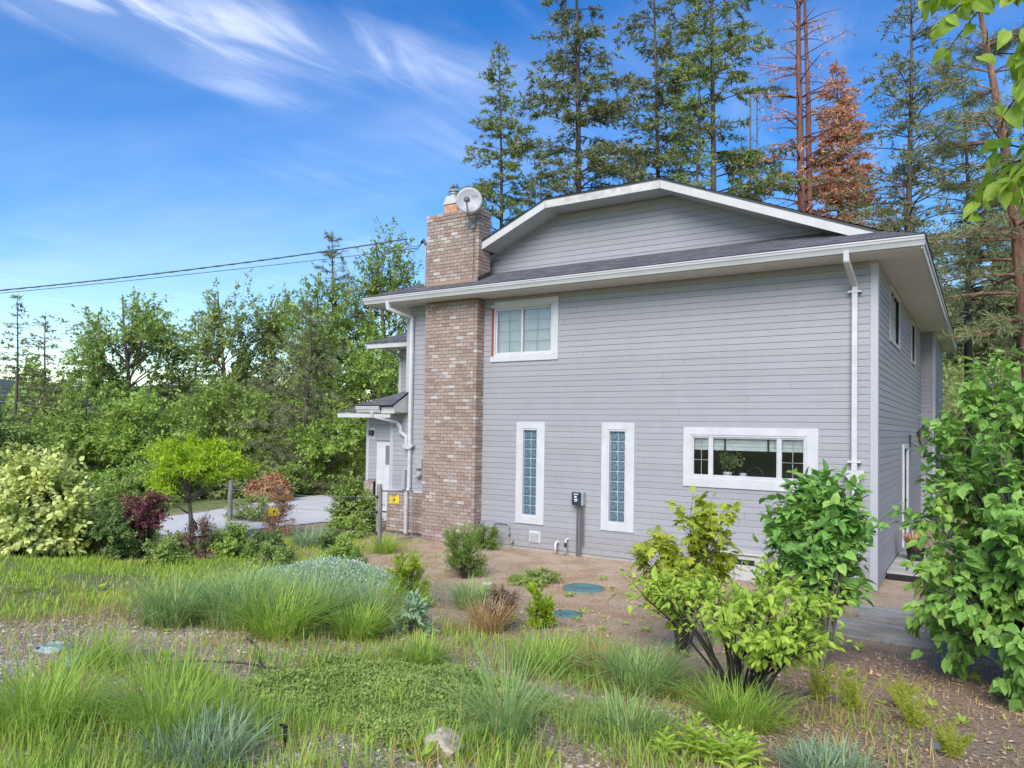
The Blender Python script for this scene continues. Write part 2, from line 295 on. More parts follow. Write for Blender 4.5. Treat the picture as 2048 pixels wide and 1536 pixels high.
leaf_mat('grass_steel', [(.17, .26, .14), (.25, .35, .19), (.36, .45, .28)], .3, nscale=3)
leaf_mat('silver_leaf', [(.16, .26, .13), (.24, .35, .19), (.34, .45, .28)], .3, nscale=3)
leaf_mat('silver_flower', [(.55, .60, .55), (.70, .74, .70)], .3)
leaf_mat('cover', [(.07, .14, .035), (.11, .195, .055), (.18, .26, .09)], .3, nscale=2)
leaf_mat('feather', [(.20, .30, .04), (.28, .39, .06), (.38, .47, .11)], .4, nscale=3)

# ------------------------------------------------------------------ mesh helpers
def link(o, parent=None):
    COL.objects.link(o)
    if parent is not None: o.parent = parent
    return o
def tag(o, label=None, cat=None, group=None, kind=None):
    if label: o['label'] = label
    if cat: o['category'] = cat
    if group: o['group'] = group
    if kind: o['kind'] = kind
    return o
def thing(name, label, cat, loc=(0, 0, 0), rz=0., group=None):
    o = bpy.data.objects.new(name, None); o.empty_display_size = .2; o.location = loc; o.rotation_euler = (0, 0, rz)
    link(o); return tag(o, label, cat, group)
def npmesh(name, V, T=None, Q=None):
    me = bpy.data.meshes.new(name); V = np.asarray(V, np.float32); me.vertices.add(len(V)); me.vertices.foreach_set('co', V.ravel())
    T = np.zeros((0, 3), np.int32) if T is None else np.asarray(T, np.int32).reshape(-1, 3); Q = np.zeros((0, 4), np.int32) if Q is None else np.asarray(Q, np.int32).reshape(-1, 4)
    li = np.concatenate([T.ravel(), Q.ravel()]).astype(np.int32); me.loops.add(len(li)); me.loops.foreach_set('vertex_index', li)
    ls = np.concatenate([np.arange(len(T)) * 3, len(T) * 3 + np.arange(len(Q)) * 4]).astype(np.int32); me.polygons.add(len(ls)); me.polygons.foreach_set('loop_start', ls); me.polygons.foreach_set('use_smooth', np.zeros(len(ls), bool))
    me.update(calc_edges=True); return me
class Geo:
    """collects vertices, triangles and quads, then links them as ONE mesh object"""
    def __init__(s): s.V = []; s.T = []; s.Q = []; s.n = 0
    def add(s, V, T=None, Q=None):
        V = np.asarray(V, float).reshape(-1, 3)
        if T is not None and len(T): s.T.append(np.asarray(T).reshape(-1, 3) + s.n)
        if Q is not None and len(Q): s.Q.append(np.asarray(Q).reshape(-1, 4) + s.n)
        s.V.append(V); s.n += len(V); return s
    def box(s, x0, x1, y0, y1, z0, z1):
        V = [(x, y, z) for z in (z0, z1) for y in (y0, y1) for x in (x0, x1)]
        return s.add(V, None, [(0, 2, 3, 1), (4, 5, 7, 6), (0, 1, 5, 4), (2, 6, 7, 3), (0, 4, 6, 2), (1, 3, 7, 5)])
    def bar(s, a, b_, w, h, up=(0, 0, 1)):
        a, b_ = np.array(a, float), np.array(b_, float); d = b_ - a; d /= np.linalg.norm(d); u = np.array(up, float); sd = np.cross(d, u); sd /= np.linalg.norm(sd); u = np.cross(sd, d)
        V = [p + i * sd * w / 2 + j * u * h / 2 for p in (a, b_) for j in (-1, 1) for i in (-1, 1)]
        return s.add(V, None, [(0, 1, 3, 2), (4, 6, 7, 5), (0, 4, 5, 1), (2, 3, 7, 6), (0, 2, 6, 4), (1, 5, 7, 3)])
    def prism(s, poly, axis, a, b_):
        """polygon (2-D list) extruded along axis 'x','y' or 'z'"""
        k = len(poly); f = {'x': lambda p, t: (t, p[0], p[1]), 'y': lambda p, t: (p[0], t, p[1]), 'z': lambda p, t: (p[0], p[1], t)}[axis]
        V = [f(p, a) for p in poly] + [f(p, b_) for p in poly]; off = s.n
        s.add(V, None, [(i, (i + 1) % k, k + (i + 1) % k, k + i) for i in range(k)])
        for base in (0, k):
            s.T.append(np.array([(base, base + i, base + i + 1) for i in range(1, k - 1)]) + off)
        return s
    def tube(s, pts, rad, n=6, cap=True):
        P = np.asarray(pts, float); k = len(P); rad = np.broadcast_to(np.asarray(rad, float), (k,))
        D = np.gradient(P, axis=0); D /= np.linalg.norm(D, axis=1)[:, None] + 1e-9
        ref = np.array([0, 0, 1.]) if abs(D[:, 2]).mean() < .8 else np.array([1., 0, 0])
        A = np.cross(D, ref); A /= np.linalg.norm(A, axis=1)[:, None] + 1e-9; B = np.cross(D, A)
        th = np.arange(n) * 2 * np.pi / n
        V = P[:, None] + rad[:, None, None] * (np.cos(th)[None, :, None] * A[:, None] + np.sin(th)[None, :, None] * B[:, None])
        i = np.arange(k - 1)[:, None] * n; j = np.arange(n)[None]; j2 = (j + 1) % n
        Q = np.stack([i + j, i + j2, i + n + j2, i + n + j], -1).reshape(-1, 4); off = s.n
        s.add(V.reshape(-1, 3), None, Q)
        if cap:
            for b0 in (0, (k - 1) * n): s.T.append(np.array([(b0, b0 + q, b0 + q + 1) for q in range(1, n - 1)]) + off)
        return s
    def lathe(s, c, prof, n=20, axis='z'):
        th = np.arange(n) * 2 * np.pi / n; V = []
        for r_, z in prof:
            for t in th:
                p = (r_ * math.cos(t), r_ * math.sin(t), z)
                if axis == 'y': p = (p[0], p[2], p[1])
                if axis == 'x': p = (p[2], p[0], p[1])
                V.append((c[0] + p[0], c[1] + p[1], c[2] + p[2]))
        k = len(prof); Q = [(i * n + j, i * n + (j + 1) % n, (i + 1) * n + (j + 1) % n, (i + 1) * n + j) for i in range(k - 1) for j in range(n)]
        return s.add(V, None, Q)
    def mesh(s, name):
        V = np.concatenate(s.V) if s.V else np.zeros((0, 3)); return npmesh(name, V, np.concatenate(s.T) if s.T else None, np.concatenate(s.Q) if s.Q else None)
    def build(s, name, mt, parent=None, smooth=False, bevel=0.):
        me = s.mesh(name); me.materials.append(M[mt]); o = bpy.data.objects.new(name, me); link(o, parent)
        if smooth: me.polygons.foreach_set('use_smooth', np.ones(len(me.polygons), bool))
        if bevel:
            bm_ = o.modifiers.new('bevel', 'BEVEL'); bm_.width = bevel; bm_.segments = 1; bm_.limit_method = 'ANGLE'
        return o
    def fixnormals(s): return s
def sm(o): o.data.polygons.foreach_set('use_smooth', np.ones(len(o.data.polygons), bool)); return o
def copy_tree(o, parent=None):
    c = o.copy(); COL.objects.link(c); c.parent = parent
    for ch in o.children: copy_tree(ch, c)
    return c
def dup(root, loc, rz, scale=(1, 1, 1), label=None):
    c = copy_tree(root); c.location = loc; c.rotation_euler = (0, 0, rz); c.scale = scale
    if label: c['label'] = label
    return c
def nrm(a): return a / (np.linalg.norm(a, axis=-1, keepdims=True) + 1e-9)
def uvec(k, g=None): return nrm((g or rng).normal(size=(k, 3)))

# leaf outlines: (along, across, up), with faces
LEAF = {
 'diamond': (np.array([(0, 0, 0), (.45, .30, .04), (1, 0, -.05), (.45, -.30, .04)]), None, [(0, 1, 2, 3)]),
 'spray': (np.array([(0, .13, 0), (0, -.13, 0), (1, 0, -.08)]), [(0, 1, 2)], None),
 'oval': (np.array([(0, 0, 0), (.3, .29, .05), (.68, .25, 0), (1, 0, -.16), (.68, -.25, 0), (.3, -.29, .05)]), [(0, 1, 5), (2, 3, 4)], [(1, 2, 4, 5)]),
 'lance': (np.array([(0, 0, 0), (.35, .15, .03), (.7, .11, 0), (1, 0, -.10), (.7, -.11, 0), (.35, -.15, .03)]), [(0, 1, 5), (2, 3, 4)], [(1, 2, 4, 5)]),
 'ovate': (np.array([(0, 0, 0), (.35, 0, -.05), (.7, 0, -.09), (1, 0, -.20), (.28, .30, .04), (.64, .25, -.01), (.28, -.30, .04), (.64, -.25, -.01)]), [(0, 1, 4), (0, 6, 1), (2, 3, 5), (2, 7, 3)], [(1, 2, 5, 4), (6, 7, 2, 1)]),
 'heart': (np.array([(0, 0, 0), (.35, 0, -.06), (.7, 0, -.11), (1.05, 0, -.26), (-.10, .20, .03), (.22, .40, .03), (.6, .30, -.03), (-.10, -.20, .03), (.22, -.40, .03), (.6, -.30, -.03)]), [(0, 1, 5), (0, 5, 4), (0, 8, 1), (0, 7, 8), (2, 3, 6), (2, 9, 3)], [(1, 2, 6, 5), (8, 9, 2, 1)]),
 'maple': (np.array([(0, 0, 0), (.08, .28, -.02), (.25, .50, -.08), (.42, .26, 0), (.72, .46, -.12), (.70, .16, -.02), (1.08, 0, -.18), (.70, -.16, -.02), (.72, -.46, -.12), (.42, -.26, 0), (.25, -.50, -.08), (.08, -.28, -.02), (.4, 0, .02)]),
           [(12, i, i + 1) for i in range(0, 11)] + [(12, 11, 0)], None),
}
LEAF['maple'] = (LEAF['maple'][0], [(12, i, i + 1) for i in range(0, 11)] + [(12, 11, 0)], None)
def add_leaves(g, P, D, N, S, kind, wide=1.):
    t, T, Q = LEAF[kind]; k = len(t); D = nrm(D); X = nrm(np.cross(N, D)); U = np.cross(D, X); S = np.broadcast_to(np.asarray(S, float), (len(P),))
    V = P[:, None] + S[:, None, None] * (t[None, :, 0:1] * D[:, None] + t[None, :, 1:2] * wide * X[:, None] + t[None, :, 2:3] * U[:, None])
    off = (np.arange(len(P)) * k)[:, None, None]
    TT = (np.array(T)[None] + off).reshape(-1, 3) if T else None; QQ = (np.array(Q)[None] + off).reshape(-1, 4) if Q else None
    g.add(V.reshape(-1, 3), TT, QQ)
def add_blades(g, P, az, lean, L, w, curve, twist=None):
    k = len(P); az = np.asarray(az); H = np.stack([np.cos(az), np.sin(az), 0 * az], -1); X = np.stack([-np.sin(az), np.cos(az), 0 * az], -1)
    V = []
    for s, ww in ((0, .8), (.4, 1.), (.75, .7)):
        c = P + H * ((lean * s + curve * s * s) * L)[:, None] + np.array([0, 0, 1.]) * (L * (s * (1 - lean * .25) - curve * .55 * s * s))[:, None]
        V += [c + X * (w * ww / 2)[:, None], c - X * (w * ww / 2)[:, None]]
    s = 1.; V.append(P + H * ((lean + curve) * L)[:, None] + np.array([0, 0, 1.]) * (L * (1 - lean * .25 - curve * .55))[:, None])
    V = np.stack(V, 1); off = (np.arange(k) * 7)[:, None, None]
    g.add(V.reshape(-1, 3), (np.array([[(4, 5, 6)]]) + off).reshape(-1, 3), (np.array([[(0, 1, 3, 2), (2, 3, 5, 4)]]) + off).reshape(-1, 4))

def leaf_objects(P, D, N, S, kind, wide, mt_, parent):
    """the largest showing leaves as single objects sharing one mesh"""
    key = (kind, mt_)
    if key not in LEAF_MESH:
        t_, T_, Q_ = LEAF[kind]; me_ = npmesh('leaf', t_, T_, Q_); me_.materials.append(M[mt_]); LEAF_MESH[key] = me_
    D = nrm(D); X = nrm(np.cross(N, D)); U = np.cross(D, X)
    for p, d_, x_, u_, s_ in zip(P, D, X, U, np.broadcast_to(S, (len(P),))):
        o = bpy.data.objects.new('leaf', LEAF_MESH[key]); x_ = x_ * wide
        o.matrix_basis = Matrix(((d_[0] * s_, x_[0] * s_, u_[0] * s_, p[0]), (d_[1] * s_, x_[1] * s_, u_[1] * s_, p[1]), (d_[2] * s_, x_[2] * s_, u_[2] * s_, p[2]), (0, 0, 0, 1))); link(o, parent)
LEAF_MESH = {}
# ------------------------------------------------------------------ terrain
def ss(a, b_, t):
    t = np.clip((np.asarray(t, float) - a) / (b_ - a), 0, 1); return t * t * (3 - 2 * t)
def T(x, y):
    x = np.asarray(x, float); y = np.asarray(y, float)
    z = -0.06 + 0.82 * ss(-3.0, -13.0, y) * ss(-22, -12, x)
    z = z + 0.27 * np.maximum(0, np.minimum(y, 140) - 9 - 3 * ss(-4, -12, x)) * ss(-24, -3, x) * (1 - ss(60, 160, y) * .6)
    return z - 5.0 * ss(-19, -75, x)
def bumps(x, y):
    return .018 * np.sin(x * 2.1 + 1.3 * np.sin(y * 1.7)) * np.sin(y * 2.6 + x * .7) + .008 * np.sin(x * 7.3 + y * 3.1) * np.sin(y * 6.1 - x * 2.2)
def TZ(x, y): return float(T(x, y) + bumps(x, y) * ss(-.6, -2.5, y))
gx = np.concatenate([-np.geomspace(3000, 26, 34), np.arange(-25.5, 8, .28), np.geomspace(8.5, 3000, 34)])
gy = np.concatenate([-np.geomspace(3000, 18, 26), np.arange(-17.5, 14, .28), np.geomspace(14.5, 3000, 44)])
GX, GY = np.meshgrid(gx, gy); GZ = T(GX, GY) + bumps(GX, GY) * ss(-.6, -2.5, GY) * ss(-25, -14, GX)
nx, ny = len(gx), len(gy); ii = (np.arange(ny - 1)[:, None] * nx + np.arange(nx - 1)[None]).ravel()
me = npmesh('ground', np.stack([GX, GY, GZ], -1).reshape(-1, 3), None, np.stack([ii, ii + 1, ii + nx + 1, ii + nx], -1))
x, y = GX.ravel(), GY.ravel()
zg = np.zeros((len(x), 4), np.float32)
zg[:, 0] = ss(-4.9, -2.2, y) * ss(-12.5, -9, x) * ss(3.5, 1.0, x) * ss(6, 1, y) + .55 * ss(-6.6, -4.6, y) * ss(-4.6, -3.2, x) * ss(.6, -.8, x) * ss(0, -3, y)      # granite chip
zg[:, 1] = np.maximum(.85 * ss(-6.2, -8.0, x) * ss(-13, -11.8, x) * ss(-3.5, -5.0, y), .9 * ss(-16.6, -18.5, x)) + .38 * ss(-5.2, -6.8, y) + .9 * ss(9, 16, y)    # moss, grass
zg[:, 2] = .95 * ss(-6.8, -8.4, y) * ss(.1, -1.2, x) * ss(-6.5, -5, x) + .0 * x                                                                                 # gravel
zg[:, 3] = .95 * ss(-.9, .4, x) * ss(-3.0, -3.8, y) * ss(9, 5, x) * ss(-11, -9, y)                                                                               # leaf mould
zg = np.clip(zg, 0, 1)
ca = me.color_attributes.new('zone', 'FLOAT_COLOR', 'POINT'); ca.data.foreach_set('color', zg.ravel())
me.materials.append(M['soil']); o = bpy.data.objects.new('ground', me); link(o); tag(o, kind='structure'); sm(o)

# driveway sheet
dp = [(-10.4, 2.85), (-12.0, 1.3), (-12.9, .3), (-13.1, -1.5), (-13.2, -4.5), (-13.8, -9), (-17.2, -9), (-16.6, -4), (-17.0, -.5), (-18.0, 2.2), (-18.8, 6.8), (-18.2, 9), (-14.2, 9), (-14.2, 2.85)]
bm = bmesh.new(); f = bm.faces.new([bm.verts.new((p[0], p[1], 0)) for p in dp]); bmesh.ops.triangulate(bm, faces=[f]); bmesh.ops.subdivide_edges(bm, edges=bm.edges[:], cuts=5, use_grid_fill=True)
for v in bm.verts: v.co.z = float(T(v.co.x, v.co.y)) + .022
me = bpy.data.meshes.new('driveway'); bm.to_mesh(me); bm.free(); me.materials.append(M['asphalt']); o = bpy.data.objects.new('driveway', me); link(o); tag(o, kind='structure')
if me.polygons[0].normal.z < 0: me.flip_normals()

# far hills closing the view to the left
xs = np.linspace(-1, 1, 60); V = []
for r_, hh in ((900, -8), (1100, 30), (1500, 95), (2100, 60)):
    for a in np.linspace(R(20), R(110), 60):
        V.append((-math.sin(a) * r_, math.cos(a) * r_, hh * (.55 + .3 * math.sin(a * 7) + .15 * math.sin(a * 17 + r_)) if hh > 0 else hh))
Q = [(i * 60 + j, i * 60 + j + 1, (i + 1) * 60 + j + 1, (i + 1) * 60 + j) for i in range(3) for j in range(59)]
me = npmesh('hills', V, None, Q); me.materials.append(M['hill']); o = bpy.data.objects.new('hills', me); link(o); tag(o, kind='structure'); sm(o)

# brick path along the side of the house: single bricks
path = Geo(); path.box(.62, 1.95, -1.2, 8.8, -.12, -.045); po = path.build('path', 'mortar'); tag(po, kind='structure')
g = Geo(); g.box(-.096, .096, -.046, .046, 0, .06); pb = g.mesh('brick'); pb.materials.append(M['path_brick'])
k = 0
for j in range(40):
    for i in range(6):
        xx = .62 + .11 + i * .205 + (.1 if j % 2 else 0); yy = -1.14 + j * .1
        if xx > 1.9: continue
        o = bpy.data.objects.new('brick', pb); o.location = (xx, yy, -.077 + random.uniform(0, .006)); o.rotation_euler = (0, 0, random.uniform(-.02, .02)); link(o, po)

# ------------------------------------------------------------------ house
house = thing('house', 'grey lap sided two storey house with brick chimney and white trimmed windows', 'house')
CO = .1143            # siding exposure
def siding_mesh(name, axis='x'):
    # unit-length lapped board, bottom edge proud
    g = Geo(); prof = [(0.002, 0.0), (-.016, 0.0), (-.018, .006), (-.013, .1), (-.004, CO + .004), (.002, CO + .004)]
    g.prism(prof, 'x', -.5, .5); me = g.mesh('siding_board'); me.materials.append(M['siding']); return me
SB = siding_mesh('siding_board')
def boards(parent, x0, x1, z0, z1, y, holes=(), rot=0., origin=None, joints=True, clip=None):
    """courses of lap siding on a wall in the plane y (or turned by rot about origin)"""
    nC = int(math.ceil((z1 - z0) / CO - 1e-6)); made = []
    for i in range(nC):
        za = z0 + i * CO; zb = za + CO
        a, b_ = (x0, x1) if clip is None else clip(za + CO * .5, x0, x1)
        if b_ - a < .05: continue
        spans = [(a, b_)]
        for hx0, hx1, hz0, hz1 in holes:
            if zb > hz0 + .005 and za < hz1 - .005:
                spans = [s for (p, q) in spans for s in ((p, min(q, hx0)), (max(p, hx1), q)) if s[1] - s[0] > .02]
        for p, q in spans:
            o = bpy.data.objects.new('siding_board', SB); L = q - p; cx_ = (p + q) / 2
            sz = min(1., (z1 - za) / CO)
            if rot == 0: o.location = (cx_, y, za)
            else: o.location = (y, cx_, za); o.rotation_euler = (0, 0, rot)
            o.scale = (L, 1, sz); link(o, parent); made.append(o)
    return made
def holed_wall(g, x0, x1, z0, z1, y0, y1, holes):
    xs = sorted({x0, x1, *[h[0] for h in holes], *[h[1] for h in holes]}); zs = sorted({z0, z1, *[h[2] for h in holes], *[h[3] for h in holes]})
    for a, b_ in zip(xs[:-1], xs[1:]):
        for c, d in zip(zs[:-1], zs[1:]):
            mx_, mz_ = (a + b_) / 2, (c + d) / 2
            if not any(h[0] < mx_ < h[1] and h[2] < mz_ < h[3] for h in holes): g.box(a, b_, y0, y1, c, d)
UW = (-7.43, -5.985, 4.0, 5.04); W1 = (-6.68, -6.29, .635, 2.45); W2 = (-4.705, -4.315, .65, 2.455); KW = (-3.054, -1.05, 1.615, 2.385)
SOF = 5.25
g = Geo(); holed_wall(g, -9.885, -.0, 0, SOF, .003, .12, [UW, W1, W2, KW]); g.box(-10.35, -9.887, .003, .12, 0, 2.85)
fw = g.build('front_wall', 'sheathing', house)
boards(fw, -9.80, -.09, 0, SOF, 0, [UW, W1, W2, KW, (-9.14, -7.70, -1, 9)])
boards(fw, -10.27, -9.80, .97, 2.85, 0)
g = Geo(); g.box(-.0025, .0025, -.0195, -.004, .004, CO - .002); sj = g.mesh('siding_seam'); sj.materials.append(M['sheathing'])
for i in range(44):
    if i % 2: continue
    o = bpy.data.objects.new('siding_seam', sj); o.location = (random.choice((-5.2, -3.7, -2.3, -6.0, -3.0, -1.2)) + random.uniform(-.3, .3), 0, i * CO)
    if not any(h_[0] - .15 < o.location.x < h_[1] + .2 and h_[2] - .25 < i * CO < h_[3] + .15 for h_ in (UW, W1, W2, KW)): link(o, fw)
# gable wall, set back behind the skirt roof
GY0, OV = .45, -.15
def rooftop(x):
    if x > -3.64: return 7.165 - .407 * (x + 3.64)
    if x > -6.13: return 7.165
    if x > -7.7: return 7.165 + .425 * (x + 6.13)
    return 6.498 + .372 * (x + 7.7)
g = Geo(); g.prism([(-10.1, 5.5), (-.1, 5.5), (-.1, 5.6), (-3.64, 7.05), (-6.13, 7.05), (-7.7, 6.4), (-10.1, 5.6)], 'y', GY0 + .003, GY0 + .1)
gw = g.build('gable_wall', 'sheathing', house)
def gclip(z, a, b_):
    zt = z + .10
    xr = -3.64 + (7.165 - zt) / .407; xl = -6.13 - (7.165 - zt) / .425
    return (max(a, xl), min(b_, xr))
boards(gw, -9, .2, 5.86, 7.03, GY0, clip=gclip)
# side wall
SW1 = (1.80, 3.5, 4.2, 5.1); SW2 = (6.5, 7.45, 4.2, 5.1); SD = (4.35, 5.3, .1, 2.15)
g = Geo(); 
gs = Geo(); holed_wall(gs, 0.0, 9.71, 0, SOF, .003, .12, [SW1, SW2, SD])
for V in gs.V:
    g.V.append(np.stack([-V[:, 1], V[:, 0], V[:, 2]], -1))
g.Q = gs.Q; g.n = gs.n
sw = g.build('side_wall', 'sheathing', house)
boards(sw, .09, 9.71, 0, SOF, 0, [SW1, SW2, SD], rot=R(90))
# bump-out at the back of the side
g = Geo(); g.box(-.02, .33, 9.72, 14.4, 0, SOF); bo = g.build('bay_wall', 'sheathing', house)
bs = Geo()
for i in range(46): bs.prism([(9.717, i * CO), (9.699, i * CO), (9.711, i * CO + CO), (9.717, i * CO + CO)], 'x', .0, .27)
tag(bs.build('siding', 'siding', bo), kind='stuff')
# corner boards
for (x0, x1, y0, y1, z1, z0) in ((-.095, .022, -.024, .095, SOF, -.05), (.27, .352, 9.69, 9.78, SOF, 0), (-9.91, -9.80, -.024, .08, SOF, 2.9), (-10.375, -10.27, -.024, .08, 2.85, 0)):
    g = Geo(); g.box(x0, x1, y0, y1, z0, z1); g.build('corner_board', 'corner_trim', house, bevel=.006)
# foundation
g = Geo(); g.box(-10.34, -.02, .0, .3, -.5, -.002); g.box(-.3, -.0, .3, 9.7, -.5, -.002); g.build('foundation', 'concrete', house)
# rooms behind the glass
g = Geo()
for bx_ in ((-9.7, -.14, 3.9, 4.0, .0, 2.7), (-9.7, -.14, .13, 4.0, 2.62, 2.7), (-9.7, -.14, .13, 4.0, -.02, .03), (-9.8, -9.7, .13, 4.0, 0, 2.7), (-3.6, -3.5, .13, 3.9, 0.03, 2.62), (-.24, -.14, .13, 3.9, 0.03, 2.62)): g.box(*bx_)
g.build('room', 'interior', house)
g = Geo(); g.box(-3.45, -.26, .125, .45, 1.56, 1.60); g.build('window_counter', 'hatch_white', house)

# soffit, fascia, gutter
g = Geo(); g.box(-10.60, .655, -.60, .0, SOF, SOF + .018); g.box(.002, .655, .002, 15.2, SOF, SOF + .018); g.box(-10.60, -9.887, .002, 9, SOF, SOF + .018)
so = g.build('soffit', 'soffit', house)
g = Geo()
for i in range(28): xx = -10.4 + i * .4; g.box(xx, xx + .006, -.59, -.01, SOF - .003, SOF - .0005)
g.build('soffit_seam', 'corner_trim', so)
g = Geo(); g.box(.657, .685, -.62, 15.24, SOF - .02, 5.40); g.build('fascia', 'fascia', house, bevel=.004)
g = Geo(); g.box(.690, .705, -.63, 15.26, 5.355, 5.43); g.build('drip_edge', 'fascia', house)
g = Geo(); g.box(-10.63, -10.60, -.62, 9, SOF - .02, 5.40); g.build('fascia', 'fascia', house)
g = Geo(); gp = [(-.602, 5.27), (-.66, 5.27), (-.672, 5.30), (-.69, 5.335), (-.705, 5.35), (-.712, 5.385), (-.722, 5.39), (-.722, 5.412), (-.706, 5.412), (-.704, 5.40), (-.69, 5.345), (-.65, 5.285), (-.61, 5.285), (-.606, 5.41), (-.602, 5.41)]
g.prism(gp, 'x', -10.66, .70); gt = g.build('gutter', 'gutter', house)
for xx in (-10.668, .70):
    g = Geo(); g.prism([(-.60, 5.268), (-.66, 5.268), (-.69, 5.33), (-.714, 5.36), (-.724, 5.414), (-.60, 5.414)], 'x', xx, xx + .01); g.build('end_cap', 'gutter', gt)
# roof: stepped shingle courses
def slope(name, a, b_, c, d, rows, parent, thick=.05):
    """a,b: eave ends, d,c: upper ends. rows of overlapping courses with a small step"""
    a, b_, c, d = map(lambda p: np.array(p, float), (a, b_, c, d)); nrmv = np.cross(b_ - a, d - a); nrmv /= np.linalg.norm(nrmv)
    if nrmv[2] < 0: nrmv = -nrmv
    V = []; Q = []; UV = []
    H_ = np.linalg.norm((d - a)); Lx = np.linalg.norm(b_ - a); k = 0
    for i in range(rows):
        t0, t1 = i / rows, (i + 1) / rows
        p0, p1 = a + (d - a) * t0, b_ + (c - b_) * t0; q0, q1 = a + (d - a) * t1, b_ + (c - b_) * t1
        up = nrmv * .011; lo = nrmv * .001; vv = [p0 + lo - nrmv * .006, p1 + lo - nrmv * .006, p0 + up, p1 + up, q0 + lo, q1 + lo]
        V += vv; Q += [(k, k + 1, k + 3, k + 2), (k + 2, k + 3, k + 5, k + 4)]; k += 6
        ax = (b_ - a) / Lx
        for (s, t) in ((0, t0), (1, t0), (3, t0), (2, t0 + .02 / rows), (2, t0), (3, t0), (5, t1), (4, t1)):
            UV.append((float((vv[s] - a) @ ax), t * H_))
    me = npmesh(name, V, None, Q); uv = me.uv_layers.new(name='UVMap'); uv.data.foreach_set('uv', np.array(UV, np.float32).ravel())
    me.materials.append(M['shingle']); o = bpy.data.objects.new(name, me); link(o, parent); return o
ez = 5.425
rf = slope('roof', (.13, OV - .03, 5.662), (.13, 15.3, 5.662), (-3.64, 15.3, 7.175), (-3.64, OV - .03, 7.175), 30, house)   # right slope
slope('roof_slope', (.72, -.73, ez), (.72, 15.3, ez), (.13, 15.3, 5.662), (.13, OV - .03, 5.662), 5, rf)
rf.data.name = 'roof'
slope('roof_skirt', (-10.70, -.72, ez - .004), (.74, -.72, ez - .004), (-.52, GY0 + .02, ez + 1.17 * .428), (-9.3, GY0 + .02, ez + 1.17 * .428), 9, rf)
slope('roof_top', (-3.64, 15.3, 7.178), (-3.64, OV - .03, 7.178), (-6.13, OV - .03, 7.178), (-6.13, 15.3, 7.178), 16, rf)
slope('roof_slope', (-6.13, 15.3, 7.176), (-6.13, OV - .03, 7.176), (-7.7, OV - .03, 6.51), (-7.7, 15.3, 6.51), 12, rf)
slope('roof_slope', (-7.7, 15.3, 6.509), (-7.7, GY0, 6.509), (-9.32, GY0 + .02, 5.925), (-9.32, 15.3, 5.925), 12, rf)
slope('roof_slope', (-10.70, 15.3, ez - .002), (-10.70, -.72, ez - .002), (-9.32, GY0 + .02, 5.925), (-9.32, 15.3, 5.925), 10, rf)
# gable fascia and rake soffit
def rake(pts, mt, top=-.012, dep=.16, name='rake_board'):
    for (p, q) in zip(pts[:-1], pts[1:]):
        g = Geo(); g.prism([(p[0], p[1] + top), (q[0], q[1] + top), (q[0], q[1] + top - dep), (p[0], p[1] + top - dep)], 'y', OV - .005, OV + .03); g.build(name, mt, house, bevel=.004)
        g = Geo(); g.prism([(p[0], p[1] + top - dep * .75), (q[0], q[1] + top - dep * .75), (q[0], q[1] + top - dep * .75 - .015), (p[0], p[1] + top - dep * .75 - .015)], 'y', OV + .032, GY0); g.build('rake_soffit', 'gutter', house)
rake([(.14, rooftop(.14)), (-3.64, 7.165)], 'fascia'); rake([(-3.64, 7.165), (-6.13, 7.165)], 'fascia_worn'); rake([(-6.13, 7.165), (-7.72, 6.49)], 'fascia')
g = Geo(); rp = [(.14, rooftop(.14)), (-3.64, 7.165), (-6.13, 7.165), (-7.72, 6.49)]
for p, q in zip(rp[:-1], rp[1:]): g.bar((p[0], OV - .013, p[1] + .002), (q[0], OV - .013, q[1] + .002), .014, .028, (0, 0, 1))
g.build('rake_drip', 'dark_metal', house)

# windows
def trim(parent, x0, x1, z0, z1, hx0, hx1, hz0, hz1, y=-.042, skip=()):
    for nm, r_ in (('left', (x0, hx0, z0, z1)), ('right', (hx1, x1, z0, z1)), ('top', (hx0, hx1, hz1, z1)), ('bottom', (hx0, hx1, z0, hz0))):
        if nm in skip: continue
        g = Geo(); g.box(r_[0], r_[1], y, .0, r_[2], r_[3]); g.build('trim_board', 'white_trim', parent, bevel=.005)
def sash(parent, x0, x1, z0, z1, y0, y1, w, name='sash'):
    g = Geo(); g.box(x0, x0 + w, y0, y1, z0, z1); g.box(x1 - w, x1, y0, y1, z0, z1); g.box(x0 + w, x1 - w, y0, y1, z0, z0 + w); g.box(x0 + w, x1 - w, y0, y1, z1 - w, z1)
    return g.build(name, 'white_trim', parent, bevel=.003)
def window(hx0, hx1, hz0, hz1):
    g = Geo(); g.box(hx0, hx0 + .03, -.03, .1, hz0, hz1); g.box(hx1 - .03, hx1, -.03, .1, hz0, hz1); g.box(hx0 + .03, hx1 - .03, -.03, .1, hz0, hz0 + .03); g.box(hx0 + .03, hx1 - .03, -.03, .1, hz1 - .03, hz1)
    return g.build('window', 'white_trim', house)
